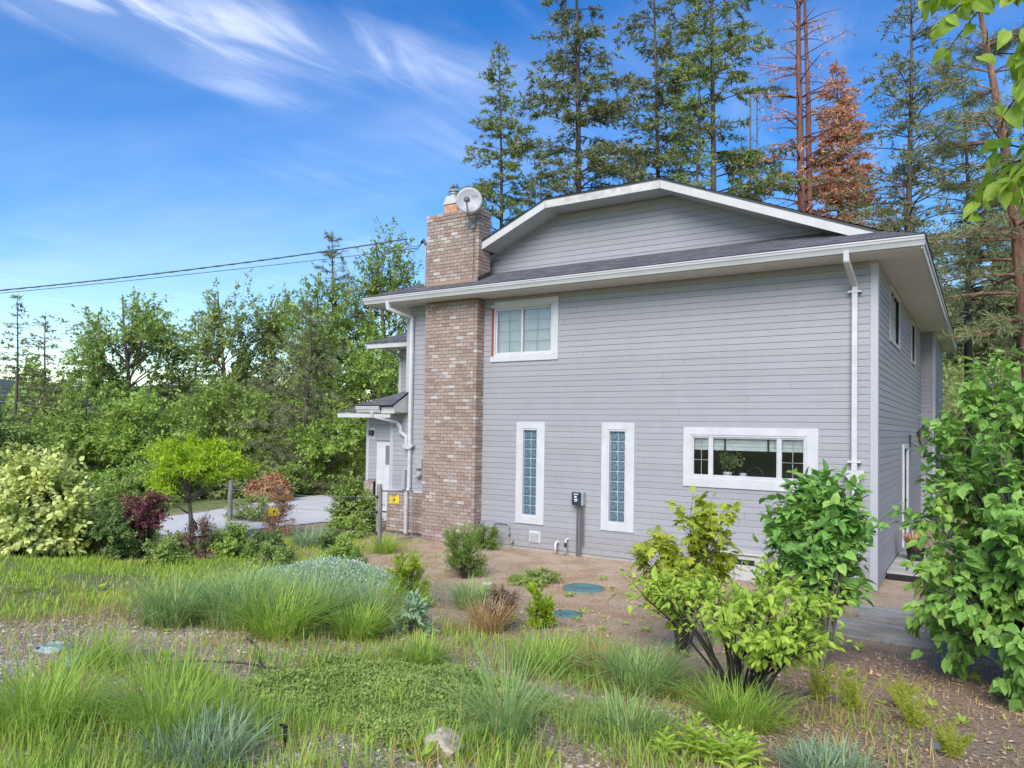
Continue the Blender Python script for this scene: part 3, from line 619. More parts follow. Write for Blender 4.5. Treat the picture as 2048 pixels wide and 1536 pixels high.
# upper slider
w = window(*UW); trim(w, -7.505, -5.847, 3.87, 5.165, *UW, skip=('left',))
g = Geo(); g.box(-7.505, -7.432, -.02, 0, 3.99, 5.03); g.build('bare_strip', 'red_strip', w)
g = Geo(); g.box(-7.51, -7.43, -.044, 0, 3.87, 3.99); g.box(-7.50, -7.43, -.05, 0, 5.04, 5.10); g.build('trim_board', 'white_trim', w)
xm = -6.735
for (a, b_, yy) in ((-7.40, xm + .02, -.005), (xm - .02, -6.015, .02)):
    s = sash(w, a, b_, 4.03, 5.01, yy, yy + .025, .04); g = Geo(); g.box(a + .04, b_ - .04, yy + .008, yy + .012, 4.07, 4.97); g.build('pane', 'glass', s)
    g = Geo(); mxx = (a + b_) / 2; g.box(mxx - .006, mxx + .006, yy + .016, yy + .022, 4.07, 4.97)
    for q in (1, 2, 3): g.box(a + .04, b_ - .04, yy + .016, yy + .022, 4.07 + q * .225 - .006, 4.07 + q * .225 + .006)
    g.build('grille', 'grey_plastic', s)
g = Geo(); zz_ = np.linspace(-7.42, -6.0, 60)
for a, b_ in zip(zz_[:-1], zz_[1:]): g.box(a, b_ - .004, .075, .085, 4.01, 5.03)
cu_ = g.build('vertical_blind', 'curtain'); tag(cu_, 'pale closed blind hanging behind the upstairs sliding window', 'blind')
# glass block windows
g = Geo(); BW, BH = .172, .184
g.box(-BW / 2, BW / 2, 0, .06, -BH / 2, BH / 2); gb = g.mesh('glass_block'); gb.materials.append(M['glass_block'])
for (hole, outer) in ((W1, (-6.814, -6.126, .477, 2.587)), (W2, (-4.84, -4.149, .497, 2.589))):
    w = window(*hole); trim(w, *outer, *hole)
    g = Geo(); g.box(hole[0] + .03, hole[1] - .03, .022, .07, hole[2] + .03, hole[3] - .03); g.build('joint_grid', 'block_joint', w)
    cxm = (hole[0] + hole[1]) / 2; wz_ = (hole[3] - hole[2] - .06) / 9; wx_ = (hole[1] - hole[0] - .06) / 2
    for i in range(9):
        for j in (0, 1):
            o = bpy.data.objects.new('glass_block', gb); o.location = (hole[0] + .03 + wx_ * (j + .5), .012, hole[2] + .03 + wz_ * (i + .5)); o.scale = (wx_ * .93 / BW, 1, wz_ * .94 / BH)
            link(o, w)
            bmod = o.modifiers.new('bevel', 'BEVEL'); bmod.width = .012; bmod.segments = 2
    g = Geo(); g.box(hole[0], hole[1], .105, .11, hole[2], hole[3]); g.build('backing', 'sheathing', w)
# kitchen window
w = window(*KW); trim(w, -3.188, -.868, 1.447, 2.521, *KW)
for (a, b_) in ((-3.024, -2.70), (-2.67, -1.515), (-1.485, -1.08)):
    s = sash(w, a, b_, 1.645, 2.355, -.012, .03, .028); g = Geo(); g.box(a + .028, b_ - .028, .008, .012, 1.673, 2.327); g.build('pane', 'glass', s)
    if b_ - a < .6:
        g = Geo(); mxx = (a + b_) / 2; g.box(mxx - .006, mxx + .006, .016, .022, 1.673, 2.327); g.box(a + .028, b_ - .028, .016, .022, 1.93, 1.942); g.build('grille', 'fascia', s)
for xx in (-2.685, -1.50):
    g = Geo(); g.box(xx - .02, xx + .02, -.022, .04, 1.64, 2.36); g.build('mullion', 'white_trim', w)
bl = thing('roman_shade', 'white roman shade with dark straps behind the kitchen window', 'blind', (-2.05, .072, 2.1))
for i in range(4):
    g = Geo(); g.box(-.98, .98, -.008 - .006 * i, .0 - .006 * i, .245 - i * .066 - .03, .245 - i * .066 + .032); g.build('fold', 'blind', bl)
for xx in (-.39, .36): g = Geo(); g.box(xx - .016, xx + .016, -.036, -.032, -.0, .25); g.build('strap', 'black_plastic', bl)
# things on the kitchen sill
pl = thing('potted_plant', 'leafy green plant in white footed pot inside the kitchen window', 'plant', (-2.47, .3, 1.60))
g = Geo(); g.lathe((0, 0, 0), [(.0, 0), (.05, 0), (.05, .02), (.03, .03), (.075, .06), (.08, .12), (.06, .125), (.0, .12)], 14); g.build('pot', 'ceramic', pl, smooth=True)
g = Geo(); k = 240; P = rng.normal(size=(k, 3)) * (.085, .06, .09) + (0.03, 0, .33); add_leaves(g, P, uvec(k) + (0, 0, .3), uvec(k) + (0, -.6, .6), rng.uniform(.04, .07, k), 'ovate'); g.build('foliage', 'leaf_mid', pl)
g = Geo()
for q in range(6): e = rng.normal(size=3) * (.06, .05, .05) + (0.03, 0, .32); g.tube([(0, 0, .1), (e[0] * .4, e[1] * .4, .2), e], [.006, .005, .003], 4)
g.build('stem', 'stem_dark', pl)
ft = thing('kitchen_faucet', 'dark arched kitchen tap behind the window glass', 'faucet', (-1.98, .3, 1.60))
g = Geo(); th = np.linspace(0, np.pi, 12); pts = [(-.13, 0, 0), (-.13, 0, .1)] + [(-.13 * math.cos(t), 0, .12 + .1 * math.sin(t)) for t in th] + [(.13, 0, .08)]; g.tube(pts, .012, 8); g.build('spout', 'dark_metal', ft, smooth=True)
g = Geo(); g.lathe((-.13, 0, 0), [(0, 0), (.028, 0), (.026, .05), (.0, .05)], 12); g.build('base', 'dark_metal', ft)
cb = thing('utensil_crock', 'small white ridged crock beside the kitchen tap', 'crock', (-2.17, .22, 1.60))
g = Geo(); g.lathe((0, 0, 0), [(0, 0), (.06, 0), (.066, .02), (.06, .04), (.066, .06), (.06, .085), (.066, .11), (.055, .115), (.055, .03), (0, .03)], 16); g.build('crock', 'ceramic', cb, smooth=True)
# side windows and door
for (a, b_, c, d) in (SW1, SW2):
    g = Geo()
    for r_ in ((a - .06, a, c - .06, d + .06), (b_, b_ + .06, c - .06, d + .06), (a, b_, c - .06, c), (a, b_, d, d + .06)): g.box(-.08, .035, r_[0], r_[1], r_[2], r_[3])
    mm = (a + b_) / 2; g.box(-.04, .0, mm - .03, mm + .03, c, d); w = g.build('window', 'fascia', house)
    g = Geo(); g.box(-.025, -.02, a, b_, c, d); g.build('pane', 'glass', w)
    g = Geo(); g.box(-.10, -.09, mm, b_, c, d); g.build('curtain', 'curtain', w); g = Geo(); g.box(-.6, -.55, a - .3, b_ + .3, c - .2, d + .1); g.build('backing', 'interior', w)
g = Geo(); a, b_, c, d = SD
for r_ in ((a - .09, a, c, d + .09), (b_, b_ + .09, c, d + .09), (a, b_, d, d + .09)): g.box(-.02, .05, r_[0], r_[1], r_[2], r_[3])
dr = g.build('side_door', 'white_trim', house)
g = Geo(); g.box(-.06, -.02, a, b_, c, d); g.build('door_leaf', 'grey_plastic', dr); g = Geo(); g.box(-.019, -.012, a + .12, b_ - .12, 1.0, 2.0); g.build('pane', 'glass', dr)
g = Geo(); g.box(-.02, .02, b_ - .12, b_ - .06, 1.0, 1.04); g.build('handle', 'dark_metal', dr)

# chimney ------------------------------------------------
g = Geo(); g.box(-9.125, -7.715, -.268, -.02, -.15, 5.24); g.box(-9.125, -7.715, -.268, .165, 5.55, 7.2); ch = g.build('chimney', 'mortar', house)
LB, HB, DB = .186, .0655, .09; COURSE = .0762
def bricks_of(cx0, cx1, y0, y1, z0, z1, top=False):
    out = []; i = 0; z = z0
    while z + HB <= z1 + .002:
        e = .012 if (top and z > z1 - .155) else 0.
        fx0, fx1, fy = cx0 - e, cx1 + e, y0 - e
        odd = i % 2
        xs0 = fx0 + (DB + .01 if odd else 0); xs1 = fx1 - (DB + .01 if odd else 0); x_ = xs0; first = True
        while x_ < xs1 - .03:
            ln = min(LB, xs1 - x_)
            if xs1 - (x_ + ln) < .06: ln = xs1 - x_
            out.append((x_, x_ + ln, fy, fy + DB, z, z + HB, 'f')); x_ += ln + .0095
        ys = fy if odd else fy + DB + .01
        while ys < y1 - .03:
            ln = min(LB, y1 - ys)
            out.append((fx1 - DB, fx1, ys, ys + ln, z, z + HB, 's')); out.append((fx0, fx0 + DB, ys, ys + ln, z, z + HB, 'l')); ys += ln + .0095
        z += COURSE; i += 1
    return out
def brick_pieces(lst, parent, n_single, pick):
    g1 = Geo(); g1.box(-.5, .5, -.5, .5, -.5, .5); bme = g1.mesh('brick'); bme.materials.append(M['brick'])
    single = sorted([q for q in lst if pick(q)], key=lambda q: -q[4])[:n_single]; ids = set(map(id, single)); rest = Geo()
    for q in lst:
        j = random.uniform(-.0025, .0025)
        if id(q) in ids:
            o = bpy.data.objects.new('brick', bme); o.location = ((q[0] + q[1]) / 2, (q[2] + q[3]) / 2 + j, (q[4] + q[5]) / 2); o.scale = (q[1] - q[0], q[3] - q[2], q[5] - q[4]); link(o, parent)
        else: rest.box(q[0], q[1], q[2] + j, q[3] + j, q[4], q[5])
    if rest.n: tag(rest.build('brickwork', 'brick_mixed', parent), kind='stuff')
low_b = bricks_of(-9.14, -7.70, -.28, 0, -.12, 5.22); up_b = bricks_of(-9.14, -7.70, -.28, .17, 5.70, 7.22, True)
brick_pieces(low_b + up_b, ch, 290, lambda q: q[6] == 'f')
g = Geo(); g.box(-9.13, -7.71, -.295, .16, 5.5, 5.69); g.build('flashing', 'flashing', ch)
g = Geo(); g.prism([(-.30, 5.60), (.17, 5.80), (.17, 5.90), (.1, 5.88), (-.30, 5.70)], 'x', -7.705, -7.67); g.build('step_flashing', 'dark_metal', ch)
g = Geo(); g.box(-9.1, -7.74, -.25, .15, 7.2, 7.235); cp = g.build('crown', 'concrete', ch)
g = Geo(); g.box(-8.78, -8.42, -.14, .1, 7.235, 7.46); g.build('flue_liner', 'clay', ch, bevel=.01)
g = Geo(); g.prism([(-8.80, 7.46), (-8.40, 7.46), (-8.50, 7.64), (-8.70, 7.64)], 'y', -.16, .12); g.build('flue_hood', 'white_trim', ch)
g = Geo(); g.lathe((-8.6, -.02, 0), [(.0, 7.64), (.085, 7.64), (.085, 7.70), (.11, 7.71), (.11, 7.73), (.075, 7.735), (.075, 7.76), (.115, 7.765), (.115, 7.79), (.07, 7.80), (0, 7.80)], 18); g.build('flue_cap', 'galvanised', ch, smooth=False)
# brick wainscot left of the chimney
g = Geo(); g.box(-10.33, -9.15, -.10, .0, .02, .94); wa = g.build('wainscot', 'mortar', house)
brick_pieces(bricks_of(-10.34, -9.145, -.115, .0, .03, .95), wa, 0, lambda q: q[6] == 'f')
g = Geo(); g.box(-10.36, -9.14, -.13, .0, .945, .975); g.build('wainscot_cap', 'fascia', wa)

# downspouts
def spout(pts, w, h, name='downspout', parent=house, brackets=()):
    g = Geo()
    for a, b_ in zip(pts[:-1], pts[1:]):
        d = np.array(b_, float) - np.array(a, float); d /= np.linalg.norm(d)
        up = (0, 1, 0) if abs(d[2]) > .6 else (0, 0, 1)
        g.bar(np.array(a) - d * .018, np.array(b_) + d * .018, w, h, up)
    o = g.build(name, 'gutter', parent, bevel=.008)
    for z in brackets:
        x_, y_ = pts[-1][0], pts[-1][1]; g = Geo(); g.box(x_ - .1, x_ + .1, y_ - h / 2 - .006, -.018, z, z + .03); g.build('bracket', 'gutter', o)
    return o
spout([(-.36, -.66, 5.28), (-.36, -.645, 5.15), (-.315, -.075, 4.86), (-.315, -.075, 1.86)], .085, .075, brackets=(4.74, 1.98))
g = Geo(); g.prism([(-.46, 1.86), (-.17, 1.86), (-.17, 1.80), (-.235, 1.72), (-.245, 1.66), (-.385, 1.66), (-.395, 1.72), (-.46, 1.80)], 'y', -.15, -.02); g.build('leader_head', 'fascia', house, bevel=.006)
spout([(-.315, -.075, 1.7), (-.315, -.075, .05)], .07, .06)
spout([(-9.95, -.66, 5.28), (-9.93, -.64, 5.12), (-9.70, -.08, 4.98), (-9.70, -.08, 2.05)], .085, .075)
g = Geo(); g.prism([(-9.86, 2.05), (-9.58, 2.05), (-9.58, 2.0), (-9.66, 1.94), (-9.74, 1.94), (-9.86, 2.0)], 'y', -.15, -.02); g.build('leader_head', 'fascia', house, bevel=.006)
spout([(-9.70, -.08, 1.95), (-9.70, -.08, 1.03), (-9.70, -.17, .93), (-9.70, -.17, .02)], .075, .065)

# lower left: pent roof, garage wing, upper wing
g = Geo(); g.box(-10.9, -9.82, -.5, .0, 2.76, 2.775); g.box(-10.9, -10.36, .002, 2.3, 2.76, 2.775); pr = g.build('pent_soffit', 'soffit', house)
g = Geo(); g.box(-10.2, -9.80, -.52, -.50, 2.75, 2.90); g.box(-10.93, -10.905, -.5, 2.3, 2.75, 2.90); g.build('fascia', 'fascia', house)
g = Geo(); g.prism([(p[0] + .115, p[1] - 2.50) for p in gp], 'x', -10.95, -10.2); g.build('gutter', 'gutter', house)
slope('pent_roof', (-10.98, -.62, 2.93), (-9.78, -.62, 2.93), (-9.80, .0, 3.28), (-9.86, .06, 3.30), 6, house)
slope('pent_roof', (-10.98, 2.3, 2.93), (-10.98, -.62, 2.93), (-9.86, .06, 3.30), (-9.86, 2.3, 3.30), 9, house)
g = Geo(); g.prism([(-.55, 2.92), (-.03, 3.21), (-.03, 2.78), (-.5, 2.78)], 'x', -9.82, -9.805); g.build('pent_end', 'fascia', house)
spout([(-10.42, -.6, 2.78), (-10.42, -.56, 2.68), (-10.08, -.10, 2.55), (-9.98, -.08, 2.42), (-9.98, -.08, 2.33), (-9.80, -.08, 2.22), (-9.80, -.08, 2.06)], .075, .065)
GYW = 2.9
g = Geo(); g.box(-13.9, -10.36, GYW, GYW + 4, 0, 2.72); gw2 = g.build('garage_wall', 'sheathing', house)
boards(gw2, -13.82, -10.4, .9, 2.72, GYW - .003, [(-13.52, -12.6, 0, 2.02)])
for (x0, x1) in ((-13.93, -13.82),): g = Geo(); g.box(x0, x1, GYW - .03, GYW + .06, 0, 2.72); g.build('corner_board', 'corner_trim', house)
g = Geo(); g.box(-13.9, -13.55, GYW - .1, GYW - .004, 0, .85); wa2 = g.build('wainscot', 'mortar', house)
brick_pieces(bricks_of(-13.92, -13.55, GYW - .115, GYW, .0, .86), wa2, 0, lambda q: True)
g = Geo(); g.box(-13.5, -12.62, GYW - .04, GYW - .005, 0, 2.0); dr = g.build('garage_side_door', 'white_trim', house, bevel=.005)
g = Geo(); g.box(-13.14, -12.98, GYW - .05, GYW - .041, 1.35, 1.9); g.build('pane', 'dish_lens', dr)
for q in range(3): g = Geo(); g.box(-13.5 + .08, -13.2, GYW - .046, GYW - .041, .2 + q * .38, .5 + q * .38); g.build('panel', 'white_trim', dr)
g = Geo(); g.box(-14.5, -10.36, GYW - .6, GYW, 2.72, 2.735); g.build('garage_soffit', 'soffit', house)
g = Geo(); g.box(-14.53, -10.95, GYW - .63, GYW - .6, 2.70, 2.83); g.build('fascia', 'fascia', house)
slope('garage_roof', (-14.6, GYW - .66, 2.845), (-10.95, GYW - .66, 2.845), (-10.95, 5, 3.75), (-12.2, 5, 3.75), 16, house)
g = Geo(); g.box(-12.15, -9.9, 2.3, 7, 3.0, 4.62); uw = g.build('upper_wing_wall', 'sheathing', house)
boards(uw, -12.1, -9.9, 3.1, 4.62, 2.297)
g = Geo(); g.box(-12.18, -12.08, 2.27, 2.35, 3.0, 4.62); g.build('corner_board', 'corner_trim', house)
g = Geo(); g.box(-12.75, -9.95, 1.7, 2.3, 4.60, 4.615); g.build('wing_soffit', 'soffit', house)
g = Geo(); g.box(-12.8, -9.95, 1.64, 1.70, 4.58, 4.71); g.build('fascia', 'fascia', house)
slope('wing_roof', (-12.85, 1.6, 4.72), (-9.95, 1.6, 4.72), (-9.95, 4.2, 5.75), (-11.0, 4.2, 5.75), 16, house)
spout([(-12.3, 1.75, 4.6), (-12.2, 2.2, 4.45), (-12.1, 2.24, 4.3)], .07, .06)
# wall details
g = Geo(); g.box(-6.47, -6.2, -.035, -.0, .1, .345); vt = g.build('wall_vent', 'white_trim', house, bevel=.006)
for q in range(7): g = Geo(); g.bar((-6.435, -.045, .135 + q * .028), (-6.235, -.045, .135 + q * .028), .02, .008, (0, -.6, 1)); g.build('louvre', 'white_trim', vt)
g = Geo(); g.tube([(-5.79, 0, .17), (-5.79, -.08, .17), (-5.79, -.12, .14), (-5.79, -.125, -.05)], .028, 10); g.build('vent_pipe', 'white_trim', house, smooth=True)
g = Geo(); g.tube([(-5.56, 0, .25), (-5.56, -.09, .25), (-5.56, -.12, .22), (-5.56, -.125, -.05)], .02, 10); pp_ = g.build('vent_pipe', 'white_trim', house, smooth=True)
g = Geo(); g.tube([(-5.56, -.125, .19), (-5.56, -.125, .10)], .026, 10); g.build('coupling', 'dark_metal', pp_)
g = Geo(); g.tube([(-7.62, -.06, .42), (-7.5, -.06, .34), (-7.33, -.06, .34)], .014, 8); g.tube([(-7.33, -.06, .26), (-7.33, -.06, .42), (-7.28, -.06, .45), (-6.98, -.06, .45), (-6.95, -.06, .42), (-6.95, -.06, .10), (-6.85, -.06, .09)], .014, 8)
for p in ((-7.62, .42), (-6.95, .24), (-6.86, .09)): g.lathe((p[0], -.075, p[1]), [(0, -.03), (.035, -.03), (.035, .03), (0, .03)], 10, 'y')
g.build('gas_pipe', 'galvanised', house)
g = Geo(); g.tube([(-2.42, -.03, .75), (-2.40, -.06, .66), (-2.36, -.06, .52)], .016, 8); g.build('dryer_cord', 'grey_plastic', house)
g = Geo(); g.lathe((-9.42, -.06, 1.36), [(0, -.09), (.05, -.09), (.075, -.05), (.075, .06), (0, .06)], 16, 'y'); g.box(-9.52, -9.33, -.09, -.02, 1.5, 1.72); g.build('power_meter', 'grey_plastic', house)
g = Geo(); g.box(-9.93, -9.83, -.09, -.02, 1.0, 1.45); g.build('service_box', 'grey_plastic', house)

# electrical box on the wall
eb = thing('disconnect_box', 'grey and navy electrical box with three conduits between the glass block windows', 'electrical box', (-5.29, -.03, .95))
g = Geo(); g.box(-.115, .115, -.12, .0, .0, .27); g.build('case', 'grey_plastic', eb, bevel=.01)
g = Geo(); g.box(-.12, .085, -.145, -.121, .005, .262); cv = g.build('cover', 'navy_plastic', eb, bevel=.01)
g = Geo(); g.box(-.075, .03, -.149, -.1455, .215, .232); g.box(-.06, -.005, -.149, -.1455, .15, .19); g.box(-.06, .01, -.149, -.1455, .10, .13); g.box(-.05, .0, -.149, -.1455, .075, .085); g.build('print', 'print_white', cv)
for xx, zb in ((-.03, -1.05), (.04, -1.05), (.095, -.78)): g = Geo(); g.tube([(xx, -.06, .0), (xx, -.06, zb)], .017, 8); g.build('conduit', 'galvanised', eb, smooth=True)

# satellite dish
ds = thing('satellite_dish', 'round grey satellite dish on a bent arm fixed to the chimney top', 'satellite dish', (-7.845, -.28, 6.80))
c0 = Vector((.14, -.37, .465)); ax = Vector((.52, -.83, .02)).normalized()
dq = ax.to_track_quat('Z', 'Y').to_matrix()
g = Geo(); rs = np.linspace(0, .275, 8); V = []; nn = 36
for r_ in rs:
    for t in np.arange(nn) * 2 * np.pi / nn:
        p = dq @ Vector((r_ * math.cos(t), r_ * math.sin(t), r_ * r_ * .55 - .05)) + c0; V.append(p[:])
Q = [(i * nn + j, i * nn + (j + 1) % nn, (i + 1) * nn + (j + 1) % nn, (i + 1) * nn + j) for i in range(7) for j in range(nn)]
g.add(V, None, Q); do = g.build('reflector', 'dish_grey', ds, smooth=True)
sol = do.modifiers.new('t', 'SOLIDIFY'); sol.thickness = .012
g = Geo(); th = np.arange(37) * 2 * np.pi / 36; g.tube([(dq @ Vector((.275 * math.cos(t), .275 * math.sin(t), -.008)) + c0)[:] for t in th], .008, 5, False); g.build('rim', 'dish_grey', do)
for q in range(6):
    g = Geo(); a = dq @ Vector((.06 + q * .022, .115, .012)) + c0; b2 = dq @ Vector((.06 + q * .022, .085 - (q % 2) * .006, .006)) + c0; g.bar(a, b2, .009, .004, ax); g.build('letter', 'dish_lens', do)
lens = dq @ Vector((-.03, -.07, .26)) + c0
g = Geo(); g.tube([(.0, -.02, .05), (.0, -.14, .12), (-.02, -.24, .28), (c0 + dq @ Vector((0, -.20, -.06)))[:]], .018, 8); g.build('mast', 'galvanised', ds, smooth=True)
low_pt = dq @ Vector((0, -.30, .0)) + c0
g = Geo(); g.tube([low_pt[:], (low_pt * .5 + lens * .5 + Vector((0, -.01, -.05)))[:], lens[:]], .016, 8); g.build('feed_arm', 'galvanised', ds)
g = Geo(); dl = (c0 - lens).normalized(); g.tube([(lens - dl * .07)[:], (lens - dl * .03)[:], (lens + dl * .05)[:], (lens + dl * .07)[:]], [.03, .06, .065, .055], 12); ln_ = g.build('feed_horn', 'dish_lens', ds)
g = Geo(); g.tube([(lens + dl * .071)[:], (lens + dl * .085)[:]], [.06, .05], 12); g.build('horn_cap', 'white_trim', ln_)
g = Geo(); g.box(-.05, .05, -.03, .0, -.03, .1); g.build('bracket', 'galvanised', ds)
g = Geo(); g.tube([(.02, -.012, -.03), (.03, -.016, -.5), (.025, -.03, -1.14)], .006, 5); g.build('cable', 'cable', ds)

# service mast and overhead wires
ms = thing('service_mast', 'thin pipe mast with cable loops left of the chimney', 'mast', (-9.36, -.05, 5.5))
g = Geo(); g.tube([(0, 0, 0), (0, 0, 1.15)], .02, 8); g.build('pipe', 'galvanised', ms)
g = Geo(); g.lathe((0, 0, 0), [(0, 0), (.07, 0), (.06, .1), (.022, .12)], 12); g.build('boot', 'black_plastic', ms)
g = Geo(); g.tube([(0, 0, 1.15), (-.06, -.02, 1.27), (-.12, -.02, 1.2)], .035, 8); g.build('weather_head', 'dark_metal', ms)
g = Geo()
for q in range(3):
    t = np.linspace(0, 1, 8); g.tube([(-.1 - .62 * s, -.02 + .12 * s, 1.2 + .06 * q * math.sin(s * 3.1) + .18 * s - .24 * math.sin(s * 3.14)) for s in t], .007, 4)
g.build('cable_loop', 'cable', ms)
def wire(name, label, a, b_, sag, r_, mt='cable', twist=False):
    a, b_ = np.array(a), np.array(b_); t = np.linspace(0, 1, 60); P = a[None] + (b_ - a)[None] * t[:, None]; P[:, 2] -= sag * 4 * t * (1 - t); g = Geo()
    if twist:
        for ph in (0, 2.1, 4.2):
            Qp = P.copy(); Qp[:, 2] += .014 * np.sin(t * 120 + ph); Qp[:, 1] += .014 * np.cos(t * 120 + ph); g.tube(Qp, r_, 5)
    else: g.tube(P, r_, 5)
    tag(g.build(name, mt), label, 'wire')
wire('power_cable', 'upper twisted overhead power cable running left from the chimney', (-10.08, .13, 6.92), (-26.6, -11.5, 4.55), .35, .008, 'cable', True)
wire('telephone_cable', 'lower thin overhead cable running left from the chimney', (-9.6, .0, 6.62), (-26.6, -11.5, 4.28), .16, .008)
wire('distant_cable', 'faint pale cable crossing low in front of the left trees', (-46, 2, 4.2), (-24, 9.5, 2.4), .4, .012, 'wire_grey')

# garage lamp and side coach lamp
def lantern(name, label, loc, s, wall_dir):
    t = thing(name, label, 'lamp', loc); g = Geo(); g.lathe((0, 0, 0), [(0, -.16 * s), (.05 * s, -.16 * s), (.10 * s, .05 * s), (.11 * s, .05 * s), (.11 * s, .06 * s), (.05 * s, .13 * s), (.02 * s, .15 * s), (.03 * s, .17 * s), (0, .22 * s)], 6); 
    g2 = Geo()
    for q in range(6):
        a = q * math.pi / 3; g2.bar((.05 * s * math.cos(a), .05 * s * math.sin(a), -.16 * s), (.10 * s * math.cos(a), .10 * s * math.sin(a), .05 * s), .012 * s, .012 * s, (math.cos(a + 1), math.sin(a + 1), 0))
    g2.build('cage', 'bark_dead', t)
    g3 = Geo(); g3.lathe((0, 0, 0), [(.045 * s, -.15 * s), (.093 * s, .045 * s)], 6); g3.build('lantern_glass', 'dish_lens', t)
    g4 = Geo(); g4.lathe((0, 0, 0), [(0, .05 * s), (.12 * s, .05 * s), (.06 * s, .13 * s), (.02 * s, .15 * s), (.03 * s, .18 * s), (0, .23 * s)], 6); g4.build('lamp_roof', 'dark_metal', t)
    g5 = Geo(); w_ = wall_dir; g5.tube([(0, 0, -.16 * s), (w_[0] * .3, w_[1] * .3, -.22 * s), (w_[0], w_[1], -.1 * s)], .012 * s, 6); g5.box(w_[0] - .03, w_[0] + .03, w_[1] - .03, w_[1] + .03, -.2 * s, .02 * s); g5.build('bracket', 'dark_metal', t); return t
lantern('coach_lamp', 'weathered coach lantern on the side wall above the door', (.30, 5.85, 2.42), 1.25, (-.27, 0))
lt = thing('wall_lamp', 'small dark wall lamp beside the white garage door', 'lamp', (-13.72, GYW - .02, 2.2))
g = Geo(); g.box(-.04, .10, -.13, -.01, -.02, .14); g.build('lamp_body', 'dark_metal', lt, bevel=.01); g = Geo(); g.box(-.03, .02, -.16, -.131, .0, .11); g.build('lamp_glass', 'dish_lens', lt); g = Geo(); g.box(-.08, .12, -.012, .0, -.12, .2); g.build('mounting_plate', 'white_trim', lt)

# crawl-space hatch box
hb = thing('hatch_box', 'white box with dark slot against the wall behind the maple shrub', 'hatch box', (-1.98, -.25, -.06))
g = Geo(); g.box(-.36, .36, -.22, .2, 0, .43); g.build('box', 'hatch_white', hb, bevel=.008); g = Geo(); g.box(-.40, .40, -.26, .22, .435, .475); g.build('lid', 'hatch_white', hb, bevel=.008)
g = Geo(); g.box(-.2, .2, -.224, -.2205, .27, .36); sl = g.build('slot', 'black_plastic', hb); g = Geo(); g.bar((.0, -.23, .34), (-.03, -.23, .22), .012, .01, (0, 1, 0)); g.build('latch', 'galvanised', sl)
# porch deck and planter by the side door
pd = thing('porch_step', 'low grey boarded step with wood edge along the side wall', 'step', (.33, 2.4, -.05))
for q in range(9): g = Geo(); g.box(-.30, .22, -1.2 + q * .27, -1.2 + q * .27 + .255, .10, .14); g.build('deck_board', 'timber', pd)
g = Geo(); g.box(.225, .29, -1.25, 1.3, 0, .15); g.build('edge_board', 'fascia', pd); g = Geo(); g.box(-.30, .22, -1.2, 1.25, 0, .097); g.build('step_base', 'black_plastic', pd)
fp = thing('dead_potted_plant', 'dried brown plant in a black pot on the porch step', 'plant', (.36, 2.75, .09))
g = Geo(); g.lathe((0, 0, 0), [(0, 0), (.12, 0), (.16, .2), (.17, .2), (.17, .23), (.14, .23), (.13, .18), (0, .18)], 16); g.build('pot', 'black_plastic', fp)
g = Geo(); k = 260; a = rng.uniform(0, 6.28, k); add_blades(g, np.stack([.1 * np.cos(a), .1 * np.sin(a), np.full(k, .18)], -1) * rng.uniform(.2, 1, (k, 1)) + np.array([0, 0, .12]), a, rng.uniform(.1, .5, k), rng.uniform(.18, .38, k), np.full(k, .02), rng.uniform(.1, .7, k)); g.build('foliage', 'orange_leaf', fp)

# ------------------------------------------------------------------ fence, gate, signs
def sign(name, label, loc, rz, w_, h_):
    t = thing(name, label, 'sign', loc, rz); g = Geo(); g.box(-w_ / 2, w_ / 2, -.004, .004, 0, h_); g.build('plate', 'yellow_sign', t)
    for q in (-.36, .36): g = Geo(); g.box(q * w_ - .02, q * w_ + .02, -.004, .004, h_ + .0005, h_ + .03); g.build('tab', 'yellow_sign', t)
    g = Geo(); s = h_; g.prism([(.10 * s, .8 * s), (-.16 * s, .42 * s), (.0, .44 * s), (-.10 * s, .16 * s), (.2 * s, .54 * s), (.03 * s, .52 * s)], 'y', -.007, -.0045); g.build('bolt_symbol', 'black_plastic', t); return t
p1 = np.array((-8.89, -1.93)); p1z = TZ(*p1)
ps = thing('fence_post', 'grey wooden fence post at the gate beside the chimney', 'post', (p1[0], p1[1], p1z))
g = Geo(); g.tube([(0, 0, -.2), (.005, 0, .6), (0, 0, 1.31), (0, 0, 1.34)], [.062, .06, .056, .035], 10); g.build('post', 'post_wood', ps)
for z in (.35, .78, 1.08): g = Geo(); g.lathe((.0, -.07, z), [(0, -.03), (.018, -.03), (.03, 0), (.018, .03), (0, .03)], 8); g.build('insulator', 'black_plastic', ps)
ge = thing('garden_gate', 'thin grey metal frame gate with yellow sign between post and house', 'gate', (-8.97, -1.78, p1z))
gv = np.array((-9.42 + 8.97, -.28 + 1.78, 0.)); gl = np.linalg.norm(gv)
def gp_(s, z): q = gv * s; return (q[0], q[1], z)
g = Geo(); g.tube([gp_(0, .1), gp_(0, 1.22)], .022, 8); g.tube([gp_(1, .02), gp_(1, 1.08)], .016, 8); g.tube([gp_(0, 1.18), gp_(1, 1.06)], .016, 8); g.tube([gp_(0, .13), gp_(1, .03)], .016, 8); g.build('frame', 'galvanised', ge)
g = Geo()
for q in range(1, 12): g.tube([gp_(q / 12, .13 - .1 * q / 12), gp_(q / 12, 1.18 - .12 * q / 12)], .0025, 4)
for q in range(1, 10): g.tube([gp_(0, .13 + q * .105), gp_(1, .03 + q * .103)], .0025, 4)
g.build('mesh_wire', 'galvanised', ge)
for z in (.35, .78, 1.08): g = Geo(); g.bar((0, -.02, z), (-.05, -.14, z), .02, .02); g.build('gate_clip', 'black_plastic', ge)
